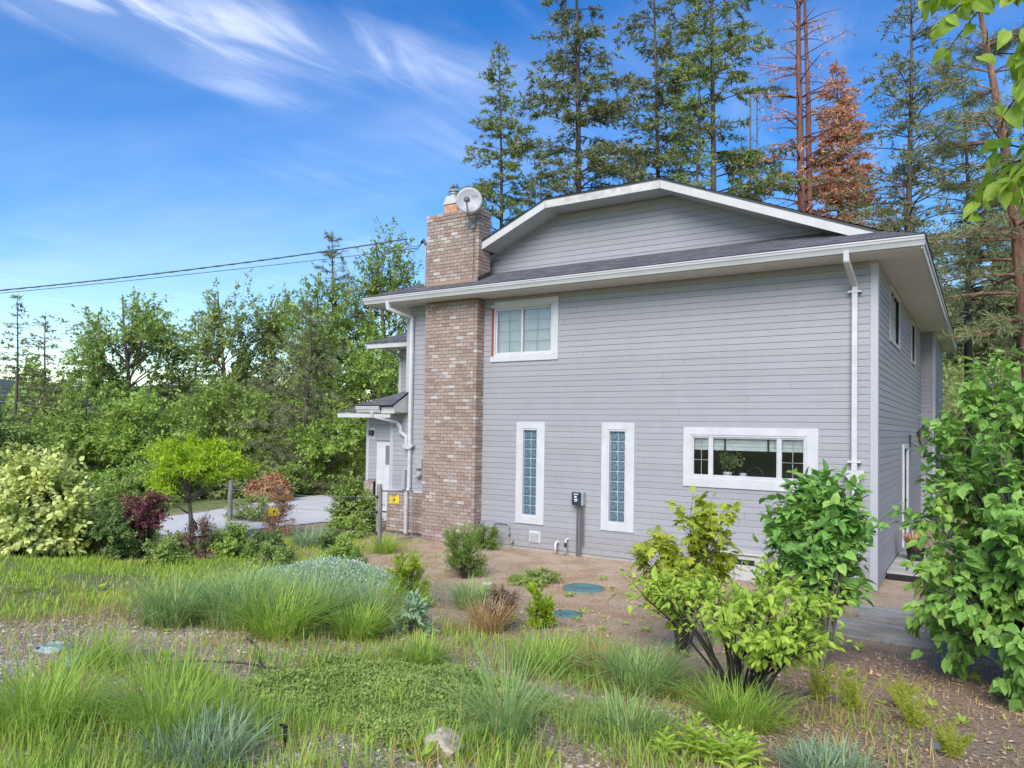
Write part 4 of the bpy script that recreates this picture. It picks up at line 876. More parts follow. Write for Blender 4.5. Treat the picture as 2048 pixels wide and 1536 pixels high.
sign('warning_sign', 'yellow warning sign hung on the gate beside the house', (-9.12, -1.20 - .03, .80 + .02), R(35), .21, .14)
ps2 = thing('fence_post', 'weathered round fence post beyond the shrubs near the driveway', 'post', (-14.2, -1.55, TZ(-14.2, -1.55)))
g = Geo(); g.tube([(0, 0, -.2), (0, 0, .6), (.02, 0, 1.13)], [.062, .06, .055], 10); g.build('post', 'post_wood', ps2)
for z in (.3, .6, .95): g = Geo(); g.lathe((-.06, -.03, z), [(0, -.03), (.025, -.03), (.03, 0), (.02, .03), (0, .03)], 8); g.build('insulator', 'black_plastic', ps2)
fw_ = thing('fence_wires', 'three thin electric fence wires strung between the two posts', 'fence wire', (-8.9, -1.95, p1z))
for z in (.35, .78, 1.08):
    g = Geo(); t = np.linspace(0, 1, 16); g.tube([(-5.3 * s, .35 * s - .07, z - .15 * s * (1 if z > .5 else .1) - .06 * math.sin(3.14 * s)) for s in t], .004, 4); g.build('wire', 'wire_grey', fw_)
sign('warning_sign', 'yellow warning sign on the fence wire in front of the dried conifer', (-12.0, -2.02, .40), R(33), .24, .17)

# ------------------------------------------------------------------ lids, timbers, stones, hoses
def lid(name, label, x_, y_, r_, mt):
    t = thing(name, label, 'lid', (x_, y_, TZ(x_, y_))); g = Geo(); g.lathe((0, 0, 0), [(0, .034), (r_ * .55, .034), (r_ * .56, .038), (r_ * .66, .038), (r_ * .67, .032), (r_ * .9, .028), (r_, .02), (r_, -.05)], 36); o = g.build('cover', mt, t, smooth=True)
    for a in (.5, 2.6, 4.7): g = Geo(); g.lathe((r_ * .85 * math.cos(a), r_ * .85 * math.sin(a), .028), [(0, .012), (.014, .012), (.018, 0)], 8); g.build('bolt', 'dark_metal', t)
lid('septic_lid', 'large round teal septic lid on the bare ground by the house', -3.87, -2.62, .33, 'lid_green')
lid('septic_lid', 'small round teal lid half hidden behind the low thuja', -3.18, -4.45, .20, 'lid_green')
lid('valve_lid', 'pale blue disc farther left on the foreground gravel', -4.98, -9.95, .13, 'lid_blue'); lid('valve_lid', 'pale blue disc farther right on the foreground gravel', -4.50, -9.98, .14, 'lid_blue')
def beam(name, label, a, b_, w_, h_, mt='timber'):
    t = Geo(); za, zb = TZ(*a), TZ(*b_); L = math.hypot(b_[0] - a[0], b_[1] - a[1]); root = thing(name, label, 'timber', (a[0], a[1], za - .05), math.atan2(b_[1] - a[1], b_[0] - a[0]))
    t.box(0, L, -w_ / 2, w_ / 2, 0, h_ + .05); t.build('beam', mt, root, bevel=.008)
beam('landscape_timber', 'nearer grey landscape timber edging beside the large lilac', (-.45, -2.95), (2.6, -3.12), .09, .20)
beam('landscape_timber', 'farther grey landscape timber nearer the brick path', (.0, -1.98), (2.5, -2.05), .09, .17)
def stone(name, label, x_, y_, s, mt, seed):
    gr = np.random.default_rng(seed); bm = bmesh.new(); bmesh.ops.create_icosphere(bm, subdivisions=3, radius=1)
    f_ = [uvec(1, gr)[0] for _ in range(12)]; dd = gr.uniform(.55, .95, 12)
    for v in bm.verts:
        p = np.array(v.co)
        for q, e in zip(f_, dd):
            h_ = p @ q
            if h_ > e: p = p - q * (h_ - e)
        p = p * (1 + .03 * math.sin(p[0] * 9 + p[1] * 7) * math.sin(p[2] * 8)); v.co = p * np.array(s)
    me = bpy.data.meshes.new(name); bm.to_mesh(me); bm.free(); me.materials.append(M[mt]); o = bpy.data.objects.new(name, me); o.location = (x_, y_, TZ(x_, y_) + s[2] * .55); o.rotation_euler = (0, 0, seed); link(o); tag(o, label, 'rock')
stone('rock', 'angular tan rock at the bottom edge of the photo in the ground cover', -1.17, -9.62, (.15, .115, .10), 'rock', 3)
for i, (x_, y_, r_, lb) in enumerate([(1.15, -6.95, .05, 'rounded white stone on the mulch at the right'), (-2.05, -8.72, .03, 'small pale stone lying in the middle of the ground cover'), (-.72, -6.0, .09, 'whitish flat stone behind the right grass clumps'), (.9, -5.35, .04, 'little white stone near the lilac bush'), (-5.25, -3.3, .12, 'flat grey stone beside the low plant near the house'), (.05, -8.0, .06, 'pale stone among dry leaves right of the broadleaf weed'), (-.35, -6.7, .03, 'tiny pinkish stone at the foot of the elder shrub')]):
    stone('stone', lb, x_, y_, (r_, r_ * .8, r_ * (.25 if i in (2, 4) else .5)), 'pale_rock', 20 + i)
def hose(label, pts, r_):
    P = np.array([(x_, y_, TZ(x_, y_) + r_ + .012 + dz) for x_, y_, dz in pts]); t = np.linspace(0, len(P) - 1, 26); i = np.arange(len(P)); Q = np.stack([np.interp(t, i, P[:, q]) for q in range(3)], -1)
    for _ in range(3): Q[1:-1] = (Q[:-2] + 2 * Q[1:-1] + Q[2:]) / 4
    g = Geo(); g.tube(Q, r_, 8); tag(g.build('hose', 'hose', smooth=True), label, 'hose')
hose('black hose lying across the gravel in the left foreground', [(-3.0, -9.45, 0), (-2.75, -9.75, 0), (-2.4, -10.2, 0), (-2.1, -10.45, 0)], .016)
hose('grey hose end running back between the grass clumps', [(-4.4, -8.5, 0), (-3.9, -8.75, 0), (-3.45, -9.1, 0)], .012)
hose('thin black drip line curving over bare soil', [(-4.0, -9.75, 0), (-3.7, -9.55, .05), (-3.4, -9.3, .05), (-3.1, -9.05, 0)], .009)
tk = thing('plastic_stake', 'short black plastic stake in the gravel at the bottom edge', 'stake', (-1.86, -10.2, TZ(-1.86, -10.2)))
g = Geo(); g.bar((0, 0, -.05), (.01, 0, .14), .014, .02, (0, 1, 0)); g.build('shaft', 'black_plastic', tk); g = Geo(); g.bar((-.03, 0, .14), (.03, 0, .145), .014, .014); g.build('head', 'black_plastic', tk)

# ------------------------------------------------------------------ plants: generators (local coordinates, root at origin)
def bez(a, b_, c, k=5):
    t = np.linspace(0, 1, k)[:, None]; return (1 - t) ** 2 * a + 2 * t * (1 - t) * b_ + t * t * c
def woody(gw, gl, gr, centre, rad, lobes, twigs, leaves, lsize, kind, stems=4, stem_r=.02, base_r=.05, lobe_r=.38, up=.3, droop=.25, twig_len=.3, fork=None, wide=1., spread_n=.8, sides=5, shell=.55, trunk=None, leafout=.3, lean=(0, 0), lead=.75, skirt=True, singles=0, eye=None):
    """stems rise from the base, fork into lobes; twigs fill each lobe and carry the leaves"""
    C_ = np.array(centre, float); Rd = np.array(rad, float)
    L = uvec(lobes, gr) * (gr.uniform(shell, 1.0, (lobes, 1))) * .78; L = C_ + L * Rd
    bases = []
    if not trunk and skirt:
        for i in range(0, lobes, 3):
            L[i, 2] = C_[2] - Rd[2] * gr.uniform(.35, .85); L[i, :2] = C_[:2] + nrm(L[i, :2] - C_[:2]) * Rd[:2] * gr.uniform(.45, .8)
    if trunk:
        th, tr = trunk; topz = C_[2] + Rd[2] * lead; hh = np.linspace(0, 1, 8)
        axis = np.stack([lean[0] * hh * topz + .03 * topz * np.sin(hh * 5 + lobes) * hh, lean[1] * hh * topz + .03 * topz * np.cos(hh * 4) * hh - .03 * topz * hh, hh * topz - .1 * (hh == 0)], -1)
        gw.tube(axis, tr * (1.2 - hh), 8)
        for c in L:
            hb = np.clip(c[2] - np.hypot(*(c[:2] - C_[:2])) * .75, th, topz * .95); k_ = hb / topz
            bases.append((np.array([np.interp(k_, hh, axis[:, q]) for q in range(3)]), max(tr * .5 * (1.15 - k_), .004)))
    else:
        bb = [np.array([base_r * math.cos(a), base_r * math.sin(a), -.03]) for a in gr.uniform(0, 6.28, stems)]
        bases = [(bb[i % stems], stem_r) for i in range(lobes)]
    P = []; D = []; N = []
    for i in range(lobes):
        b0, r0 = bases[i]; c = L[i]; midp = b0 + (c - b0) * .5; midp[2] += (c[2] - b0[2]) * .12; midp[:2] -= (c[:2] - b0[:2]) * .18; midp += gr.normal(size=3) * .06 * np.linalg.norm(c - b0)
        path = bez(b0, midp, c, 6); gw.tube(path, np.linspace(r0, r0 * .28, 6), sides, False)
        for j in range(twigs):
            s = gr.uniform(.45, 1.); k0 = s * 5; ia = int(min(4, k0)); st_ = path[ia] + (path[ia + 1] - path[ia]) * (k0 - ia)
            tip = c + uvec(1, gr)[0] * Rd * lobe_r * gr.uniform(.35, 1.)
            out = nrm(tip - C_ * np.array([1, 1, .6])); tip = tip + out * twig_len * gr.uniform(.1, .6); tip[2] += up * twig_len * gr.uniform(0, 1)
            if tip[2] < .04: tip[2] = .04 + gr.uniform(0, .1)
            md = (st_ + tip) / 2 + np.array([0, 0, .15]) * np.linalg.norm(tip - st_)
            tw = bez(st_, md, tip, 5); gw.tube(tw[::2], np.linspace(r0 * .22, r0 * .07, 3), 3, False)
            n_ = int(leaves * gr.uniform(.6, 1.3)); tt = np.sort(gr.uniform(leafout, 1., n_)); idx = np.minimum((tt * 4).astype(int), 3); fr = (tt * 4 - idx)[:, None]
            pp = tw[idx] + (tw[idx + 1] - tw[idx]) * fr; td = nrm(tw[-1] - tw[-2])
            sd = uvec(n_, gr); dd = td * .45 + sd * spread_n + out * .35; dd[:, 2] -= droop
            P.append(pp + sd * lsize * .25); D.append(dd); nn_ = uvec(n_, gr) * .55 + np.array([0, 0, .75]) + out * .45; N.append(nn_)
    P = np.concatenate(P); D = np.concatenate(D); N = np.concatenate(N)
    S = lsize * np.clip(gr.normal(.92, .24, len(P)), .35, 1.45); near = np.zeros(len(P), bool)
    if singles: near[np.argsort(np.linalg.norm(P - eye, axis=1))[:singles]] = True
    add_leaves(gl, P[~near], D[~near], N[~near], S[~near], kind, wide)
    return P[near], D[near], N[near], S[near], kind, wide
def plant(name, label, cat, loc, leafm, barkm, seed, group=None, foliage='foliage', stem='stem', rz=0., **kw):
    gr = np.random.default_rng(seed); gw, gl = Geo(), Geo(); base = (loc[0], loc[1], TZ(loc[0], loc[1]) if len(loc) < 3 else loc[2]); sg = woody(gw, gl, gr, eye=np.array((1.435, -13.0, 2.44)) - np.array(base), **kw)
    t = thing(name, label, cat, base, rz, group)
    gw.build(stem, barkm, t, smooth=True); fo = gl.build(foliage, leafm, t)
    if kw.get('singles'): tag(fo, kind='stuff'); leaf_objects(*sg, leafm, fo)
    return t
def conifer(name, label, loc, H, leafm, barkm, seed, base=.25, Lmax=3.2, whorls=30, nb=5, droop=.35, up=.25, dens=1., spray=.26, r0=None, top=(0, 0), prof=.8, tuft=False, gap=.3, twk=.36, kind='spray', wide=1., group='conifers'):
    gr = np.random.default_rng(seed); gw, gl = Geo(), Geo(); r0 = r0 or H * .011
    hz = np.linspace(0, 1, 9); tx = np.stack([top[0] * hz ** 1.3 + .05 * np.sin(hz * 9 + seed), top[1] * hz ** 1.3 + .05 * np.cos(hz * 7 + seed), hz * H - .2 * (hz == 0)], -1)
    gw.tube(tx, r0 * (1 - hz * .93) * np.where(hz == 0, 1.2, 1), 9)
    P = []; D = []; S = []
    for w_ in range(whorls):
        t = (w_ + gr.uniform(-.4, .4)) / whorls; t = min(max(t, 0), .995); h_ = H * (base + (1 - base) * t); c = np.array([np.interp(h_ / H, hz, tx[:, q]) for q in range(3)])
        Lw = 1.22 * Lmax * ((1 - t) ** prof) * min(1, .6 + 2.2 * t) + .12
        for q in range(max(2, int(round(nb * gr.uniform(.6, 1.3))))):
            if gr.random() < gap * .5: continue
            az = gr.uniform(0, 6.283); L_ = Lw * gr.uniform(.45, 1.12); rd = np.array([math.cos(az), math.sin(az), 0]); tg = np.array([-rd[1], rd[0], 0])
            s = np.linspace(0, 1, 6)[:, None]; u_ = up * gr.uniform(.5, 1.4) + .5 * t; dr_ = droop * gr.uniform(.6, 1.4)
            br = c + rd * L_ * s + tg * L_ * gr.uniform(-.12, .12) * s ** 2 + np.array([0, 0, 1]) * (L_ * (u_ * s - dr_ * s ** 2)); gw.tube(br, np.linspace(max(.012, r0 * .22 * (1 - t * .7)), .006, 6), 3, False)
            nt_ = max(3, int(L_ / .13 * dens))
            for e in gr.uniform(.22, 1., nt_):
                if gr.random() < gap: continue
                k0 = e * 5; ia = int(min(4, k0)); o_ = br[ia] + (br[ia + 1] - br[ia]) * (k0 - ia); sgn = gr.choice((-1, 1)); tl = L_ * twk * (1.05 - .6 * e) * gr.uniform(.5, 1.2) + .08
                td = nrm(rd * gr.uniform(.4, .9) + tg * sgn * gr.uniform(.5, 1.) + np.array([0, 0, gr.uniform(-.25, .2)])); m_ = max(4, int(tl / .036 * dens))
                if tuft:
                    m_ = int(16 * dens); pp = np.repeat((o_ + td * tl)[None], m_, 0) - td * gr.uniform(0, .12, (m_, 1)); dd = nrm(td * .8 + gr.normal(size=(m_, 3)) * .75 + np.array([0, 0, .15])); gw.tube([o_, o_ + td * tl], [.008, .005], 3, False)
                else:
                    ee = gr.uniform(.1, 1., m_)[:, None]; pp = o_ + td * tl * ee + gr.normal(size=(m_, 3)) * .03; pp[:, 2] -= .12 * tl * ee[:, 0] ** 2; dd = td * .7 + gr.normal(size=(m_, 3)) * .5
                P.append(pp); D.append(dd); S.append(spray * (1. if tuft else .92) * gr.uniform(.55, 1.2, m_))
    P = np.concatenate(P); D = np.concatenate(D); S = np.concatenate(S); add_leaves(gl, P, D, uvec(len(P), gr) + np.array([0, 0, .6]), S, kind, wide)
    t = thing(name, label, 'tree', loc if len(loc) == 3 else (loc[0], loc[1], TZ(*loc)), 0, group); gw.build('trunk', barkm, t, smooth=True); gl.build('crown', leafm, t); return t
def tz(x_, y_): return (x_, y_, float(T(x_, y_)) - .05)

# ------------------------------------------------------------------ conifers behind the house
c2 = conifer('fir_tree', 'tall open fir with dark bent trunk rising behind the left roof edge', tz(-13.6, 16.2), 27, 'fir', 'bark', 1, .15, 3.9, 48, 6, .35, .15, 1.2, .27, .25, (-.55, -.75), gap=.32)
conifer('fir_tree', 'slim fir standing left of the others behind the chimney', tz(-20.6, 20.0), 23.8, 'fir_light', 'bark', 2, .2, 3.6, 44, 6, .4, .18, 1.25, .27, .2, (-.17, -.4))
conifer('fir_tree', 'fir with crown leaning over the roof peak, right of the bent trunk fir', tz(-12.3, 21.8), 28, 'fir', 'bark', 3, .16, 3.6, 46, 5, .35, .2, 1.15, .27, .2, (-.28, -.54))
conifer('fir_tree', 'lighter green fir with straight trunk right of the roof peak', tz(-8.8, 19.3), 27, 'fir_light', 'bark', 4, .14, 4.0, 48, 5, .32, .22, 1.15, .27, .22, (0, -.35))
conifer('dead_tree', 'tall dead conifer with reddish twin trunks and bare rusty twigs', tz(-5.0, 19.4), 24.5, 'dead_needles', 'bark_dead', 5, .26, 2.6, 40, 6, .25, .25, .6, .19, .26, (-.13, -.43), gap=.45)
g = Geo(); g.tube([(.28, .1, -.2), (.30, .1, 7), (.22, 0, 14), (.05, -.3, 20)], [.18, .15, .10, .03], 8); bpy.data.objects['dead_tree']; g.build('second_trunk', 'bark_dead', bpy.data.objects['dead_tree'], smooth=True)
conifer('dead_tree', 'dense rusty brown dead conifer beside the red trunked tree', tz(-4.1, 24.7), 16.3, 'dead_needles', 'bark_dead', 6, .06, 3.1, 54, 8, .3, .12, 1.35, .26, .2, (-.4, -.5), gap=.06, prof=.9)
conifer('fir_tree', 'young green fir half hidden behind the rusty brown conifer', tz(-1.9, 28.5), 11.5, 'fir', 'bark', 15, .1, 2.4, 34, 6, .3, .12, 1.0, .25, .16, (0, 0), gap=.2)
conifer('pine_tree', 'sparse pine with dark straight trunk above the right eave', tz(-.9, 18.6), 18.5, 'fir', 'bark', 7, .28, 3.3, 38, 6, .22, .25, .85, .24, .19, (0, -.28), gap=.38)
conifer('pine_tree', 'fire blackened slender trunk standing right of the eave', tz(1.15, 12.9), 12.5, 'fir', 'bark_char', 8, .38, 1.9, 20, 4, .3, .15, .8, .22, .16, (-.2, -.4), gap=.4)
conifer('pine_tree', 'near pine with orange bark at the right edge of the photo', tz(2.7, 8.1), 14.5, 'pine', 'bark_red', 9, .34, 2.1, 22, 5, .25, .12, 1.4, .24, .24, (-1.55, -1.45), tuft=True, gap=.12, kind='lance', wide=.22)
conifer('spruce_tree', 'dark blue green spruce on the slope behind the blackened trunk', tz(1.9, 32.3), 10.5, 'fir', 'bark', 10, .04, 2.6, 36, 7, .35, .1, 1.2, .26, .14, gap=.12)
conifer('spruce_tree', 'second dark spruce up the slope at the right edge', tz(4.2, 34.5), 12.5, 'fir', 'bark', 16, .04, 2.8, 36, 7, .35, .1, 1.1, .26, .15, gap=.15)
for k_, (x_, y_, h_, lb) in enumerate([(-9.3, 27.3, 18, 'thin bare grey pole trunk, left of the pair above the roof'), (-9.5, 29.5, 19.3, 'thin bare grey pole trunk, right of the pair above the roof')]):
    tt_ = thing('dead_tree', lb, 'tree', tz(x_, y_), 0, 'bare pole trunks'); g = Geo(); g.tube([(0, 0, -.2), (.05, 0, 9), (0, 0, h_)], [.10, .08, .03], 7); g.build('trunk', 'stem_grey', tt_)
    g = Geo()
    for q in range(16): a = rng.uniform(0, 6.28); z = rng.uniform(6, h_ * .95); g.tube([(0, 0, z), (.5 * math.cos(a), .5 * math.sin(a), z + .05), (.9 * math.cos(a), .9 * math.sin(a), z - .1)], [.015, .01, .004], 3, False)
    g.build('dead_branches', 'stem_grey', tt_)
conifer('fir_tree', 'shorter bushy fir filling the gap behind the roof peak', tz(-13.1, 20.5), 15.5, 'fir_light', 'bark', 11, .1, 2.6, 32, 6, .3, .15, 1., .26, .16, gap=.2)
conifer('larch_tree', 'light green feathery tree between the two firs right of the peak', tz(-8.9, 17.4), 18.5, 'leaf_mid', 'bark', 13, .08, 1.7, 44, 5, .25, .2, 1.1, .2, .16, gap=.32)
conifer('fir_tree', 'small fir filling in behind the left roof kink', tz(-17.1, 18.0), 16.4, 'fir', 'bark', 14, .08, 2.6, 36, 6, .35, .12, 1.2, .27, .18, gap=.2)
conifer('fir_tree', 'small fir right in front of the roof peak firs', tz(-11.8, 17.4), 14.6, 'fir_light', 'bark', 17, .06, 2.3, 34, 6, .35, .12, 1.1, .25, .16, gap=.2)
conifer('fir_tree', 'thin fir below the bare pole trunks', tz(-8.6, 22.9), 14.6, 'fir', 'bark', 18, .06, 2.2, 34, 6, .35, .12, 1.1, .25, .16, gap=.25)
conifer('fir_tree', 'low fir behind the chimney dish', tz(-19.0, 24.0), 16.5, 'fir', 'bark', 12, .1, 2.8, 32, 6, .35, .12, 1., .27, .18, gap=.2)

# ------------------------------------------------------------------ trees to the left
conifer('fir_tree', 'spindly fir at the far left edge, left of its twin', tz(-45.4, 6.8), 12.2, 'fir', 'bark', 21, .12, 2.3, 30, 5, .3, .1, .7, .3, .15, group='left trees')
conifer('fir_tree', 'spindly fir at the far left edge, right of its twin', tz(-46.0, 8.6), 11.6, 'fir', 'bark', 22, .12, 2.3, 30, 5, .3, .1, .7, .3, .15, group='left trees')
conifer('fir_tree', 'shorter dark fir behind the variegated shrub', tz(-45.0, 10.3), 9.8, 'fir', 'bark', 23, .1, 2.2, 28, 5, .35, .1, .9, .3, .15, group='left trees', gap=.2)
conifer('fir_tree', 'broad drooping dark fir behind the variegated shrub', tz(-40.0, 6.0), 6.6, 'fir', 'bark', 24, .05, 2.6, 24, 6, .4, .05, 1., .3, .15, group='left trees', gap=.15)
conifer('fir_tree', 'dark blue green fir between the broad dark tree and the poplars', tz(-36.5, 12.3), 10.4, 'fir', 'bark', 25, .08, 2.1, 34, 6, .35, .1, 1., .28, .15, group='left trees', gap=.15)
conifer('pine_tree', 'pale grey green pine with candles in front of the poplars', tz(-20.7, 6.6), 7.6, 'pine', 'bark', 26, .06, 2.6, 24, 7, .2, .3, .9, .20, .14, tuft=True, gap=.1, kind='spray', wide=.4, group='left trees')
conifer('pine_tree', 'pine topped with brown candle shoots against the sky', tz(-24.2, 11.0), 11.9, 'pine', 'bark', 27, .1, 2.4, 30, 6, .2, .35, .9, .22, .17, tuft=True, gap=.15, kind='spray', wide=.4, group='left trees')
def dtree(label, x_, y_, H, w_, leafm, seed, lobes=22, twigs=16, leaves=26, ls=.17, base=.22, **kw):
    return plant('deciduous_tree', label, 'tree', tz(x_, y_), leafm, 'bark', seed, 'left trees', 'crown', 'trunk', centre=(0, 0, H * (base + (1 - base) / 2)), rad=(w_ * 1.3, w_ * 1.3, H * (1 - base) / 2), lobes=int(lobes * 1.45), twigs=twigs, leaves=leaves, lsize=ls, kind='diamond', trunk=(H * max(base, .06), H * .013), lobe_r=kw.pop('lobe_r', .42), twig_len=.45, sides=5, **kw)
dtree('broad dark green deciduous tree rising against the sky on the left', -35.8, 8.2, 11.4, 2.9, 'leaf_mid', 31, 26, 18, 26, .2)
dtree('tall pale yellow green poplar, left of the two', -29.9, 9.6, 10.7, 1.6, 'leaf_pale', 32, 26, 16, 24, .17, .1)
dtree('tall pale yellow green poplar, right of the two', -29.5, 12.3, 10.6, 1.5, 'leaf_pale', 33, 24, 16, 24, .17, .1)
dtree('bright green rounded tree left of the house wing', -23.6, 10.2, 9.4, 2.3, 'leaf_mid', 34, 26, 18, 26, .17, .12)
dtree('tall green poplar directly left of the chimney', -23.3, 13.8, 12.9, 2.2, 'leaf_mid', 35, 30, 16, 24, .17, .12)
dtree('darker green tree behind the upstairs wing roof', -24.0, 19.5, 11.8, 2.6, 'leaf_mid', 36, 26, 18, 26, .19, .12)
dtree('bright light green tree beside the garage roof', -19.5, 9.3, 6.9, 1.9, 'leaf_bright', 37, 24, 18, 24, .14, .12)
dtree('small bright maple in front of the pines left of the garage', -19.0, 6.4, 3.3, 1.25, 'leaf_bright', 38, 20, 14, 22, .13, .1)
dtree('mid green bushy tree low behind the chartreuse tree', -30.2, 5.9, 4.9, 2.2, 'leaf_bright', 39, 24, 16, 24, .17, .05)
dtree('mid green tree low behind the purple shrub', -34.0, 5.2, 5.6, 2.4, 'leaf_mid', 40, 24, 16, 24, .19, .05)
dtree('rounded green tree between the poplars and the chartreuse tree', -26.0, 7.2, 5.4, 2.1, 'leaf_mid', 41, 24, 16, 24, .17, .05)
dtree('olive tinted tree beside the garage corner', -17.8, 8.6, 3.6, 1.0, 'leaf_pale', 42, 18, 14, 22, .12, .05)
conifer('spruce_tree', 'small dark purple brown spruce behind the chartreuse tree', tz(-30.6, 8.6), 5.0, 'juniper_dark', 'bark', 43, .05, .9, 26, 6, .3, .1, 1.2, .22, .1, group='left trees', gap=.1)
dtree('low green thicket tree in front of the left firs', -38.5, 3.0, 4.6, 2.6, 'leaf_dark', 44, 22, 16, 22, .2, .03)
dtree('low green thicket tree at the far left edge', -42.0, -.5, 4.6, 2.8, 'leaf_mid', 45, 22, 16, 22, .2, .03)

# ------------------------------------------------------------------ shrubs
def shrub(name, label, x_, y_, w_, h_, leafm, seed, kind='ovate', ls=.05, lobes=16, twigs=12, leaves=16, bark='stem_dark', **kw):
    if kind == 'ovate' and math.hypot(x_ - 1.4, y_ + 13) > 8: kind = 'oval'
    return plant(name, label, 'shrub', (x_, y_), leafm, bark, seed, kw.pop('group', None), centre=(kw.pop('cx', 0), kw.pop('cy', 0), h_ * kw.pop('cz', .47)), rad=(w_ / 2, w_ / 2 * kw.pop('dep', .9), h_ * kw.pop('rz_', .52)), lobes=lobes, twigs=twigs, leaves=leaves, lsize=ls, kind=kind, **kw)
shrub('variegated_shrub', 'large cream edged variegated shrub at the left edge', -12.15, -7.0, 2.5, 1.78, 'variegated', 51, 'ovate', .10, 58, 19, 18, twig_len=.18, shell=.6, stems=8, stem_r=.016)
shrub('barberry_shrub', 'dark green shrub under purple tips beside the variegated shrub', -11.1, -6.2, 1.15, 1.0, 'leaf_dark', 52, 'ovate', .048, 30, 15, 18, twig_len=.12, stems=6, stem_r=.01)
shrub('barberry_shrub', 'reddish purple barberry peeping out behind the dark green shrub', -11.2, -5.5, 1.1, 1.25, 'purple_leaf', 53, 'ovate', .045, 20, 14, 16, twig_len=.15, stems=5, stem_r=.01, cz=.7, rz_=.3)
shrub('fern_plant', 'soft yellow green feathery plant between variegated and dark shrubs', -11.55, -6.6, .75, .72, 'feather', 54, 'lance', .06, 22, 13, 18, twig_len=.12, stems=6, stem_r=.005)
plant('ornamental_tree', 'small chartreuse flat topped tree with dark forked trunk by the driveway', 'tree', (-12.2, -3.9), 'chartreuse', 'stem_grey', 55, None, 'crown', 'trunk', centre=(-.1, 0, 1.55), rad=(1.85, 1.4, .80), lobes=50, twigs=15, leaves=20, lsize=.085, kind='lance', trunk=(.85, .05), lobe_r=.22, twig_len=.22, droop=.1, shell=.3, lean=(-.09, 0), stem_r=.03, lead=.2)
g = Geo(); g.tube([(.03, .02, .30), (.02, 0, .44), (-.01, 0, .52)], [.085, .075, .03], 9); g.build('cut_stub', 'bark_char', bpy.data.objects['ornamental_tree'])
g = Geo(); g.tube([(-.03, .0, .62), (-.35, .05, .66), (-.6, .1, .72), (-.85, .1, .7)], [.022, .018, .012, .006], 5); g.build('low_limb', 'stem_dark', bpy.data.objects['ornamental_tree'])
shrub('round_shrub', 'orange brown rounded shrub at the far driveway edge', -18.3, 2.9, 1.7, 1.0, 'orange_leaf', 56, 'ovate', .09, 60, 18, 18, twig_len=.02, stems=8, stem_r=.01, shell=.7, lobe_r=.32, up=0)
shrub('juniper_shrub', 'arching bright green juniper beyond the driveway', -19.2, 6.9, 2.6, 1.55, 'juniper', 57, 'lance', .11, 24, 16, 20, twig_len=.4, up=.6, stems=8, stem_r=.014, wide=.6)
shrub('juniper_shrub', 'low dark spreading juniper at the driveway edge', -18.7, 5.9, 2.3, .62, 'juniper_dark', 58, 'lance', .09, 24, 16, 20, twig_len=.3, up=.1, stems=8, stem_r=.012, wide=.6)
shrub('garden_shrub', 'leafy green bush between driveway and gate post', -11.0, -.55, 1.35, 1.4, 'leaf_mid', 59, 'ovate', .065, 44, 16, 18, twig_len=.16, stems=7, stem_r=.012)
shrub('garden_shrub', 'low bright green bush right of the driveway at the bush foot', -10.5, -1.2, .95, .5, 'leaf_bright', 60, 'ovate', .045, 16, 12, 16, twig_len=.1, stems=5, stem_r=.008)
shrub('garden_shrub', 'yellow green low bush along the fence left of the driveway sign', -14.6, -.6, 1.6, .75, 'leaf_pale', 61, 'ovate', .05, 22, 13, 16, twig_len=.14, stems=6, stem_r=.008)
shrub('garden_shrub', 'bright green shrub in front of the driveway below the yellow sign', -10.3, -4.4, 1.0, .75, 'leaf_bright', 62, 'ovate', .05, 22, 14, 16, twig_len=.12, stems=6, stem_r=.009)
shrub('peony_shrub', 'dark glossy green bush right of the bright shrub below the sign', -9.6, -4.1, .85, .58, 'leaf_dark', 63, 'ovate', .07, 16, 12, 16, twig_len=.14, stems=6, stem_r=.009)
shrub('dried_shrub', 'brown red half dead twiggy shrub beside the chartreuse trunk', -10.4, -4.95, .62, .72, 'brown_twig', 64, 'lance', .06, 16, 12, 12, twig_len=.18, up=.6, stems=8, stem_r=.006)
conifer('dried_conifer', 'thin yellow brown dying conifer behind the yellow driveway sign', (-11.95, -1.85), 1.05, 'orange_leaf', 'stem_grey', 65, .05, .22, 18, 6, .1, .3, 3., .07, .018, gap=.1, group='shrubs'); bpy.data.objects['dried_conifer']['category'] = 'shrub'
shrub('garden_shrub', 'low mixed green bush in front of the variegated shrub', -13.4, -4.6, 1.8, .8, 'leaf_mid', 66, 'ovate', .05, 22, 13, 16, twig_len=.14, stems=6, stem_r=.008)
shrub('garden_shrub', 'green shrubs mass beyond the driveway under the chartreuse crown', -19.5, -.8, 2.6, 1.3, 'leaf_mid', 67, 'ovate', .07, 30, 14, 16, twig_len=.2, stems=6, stem_r=.008)
shrub('garden_shrub', 'yellow green hedge bush at the far left of the driveway', -18.8, -3.6, 2.4, 1.2, 'leaf_bright', 68, 'ovate', .07, 28, 14, 16, twig_len=.2, stems=6, stem_r=.008)
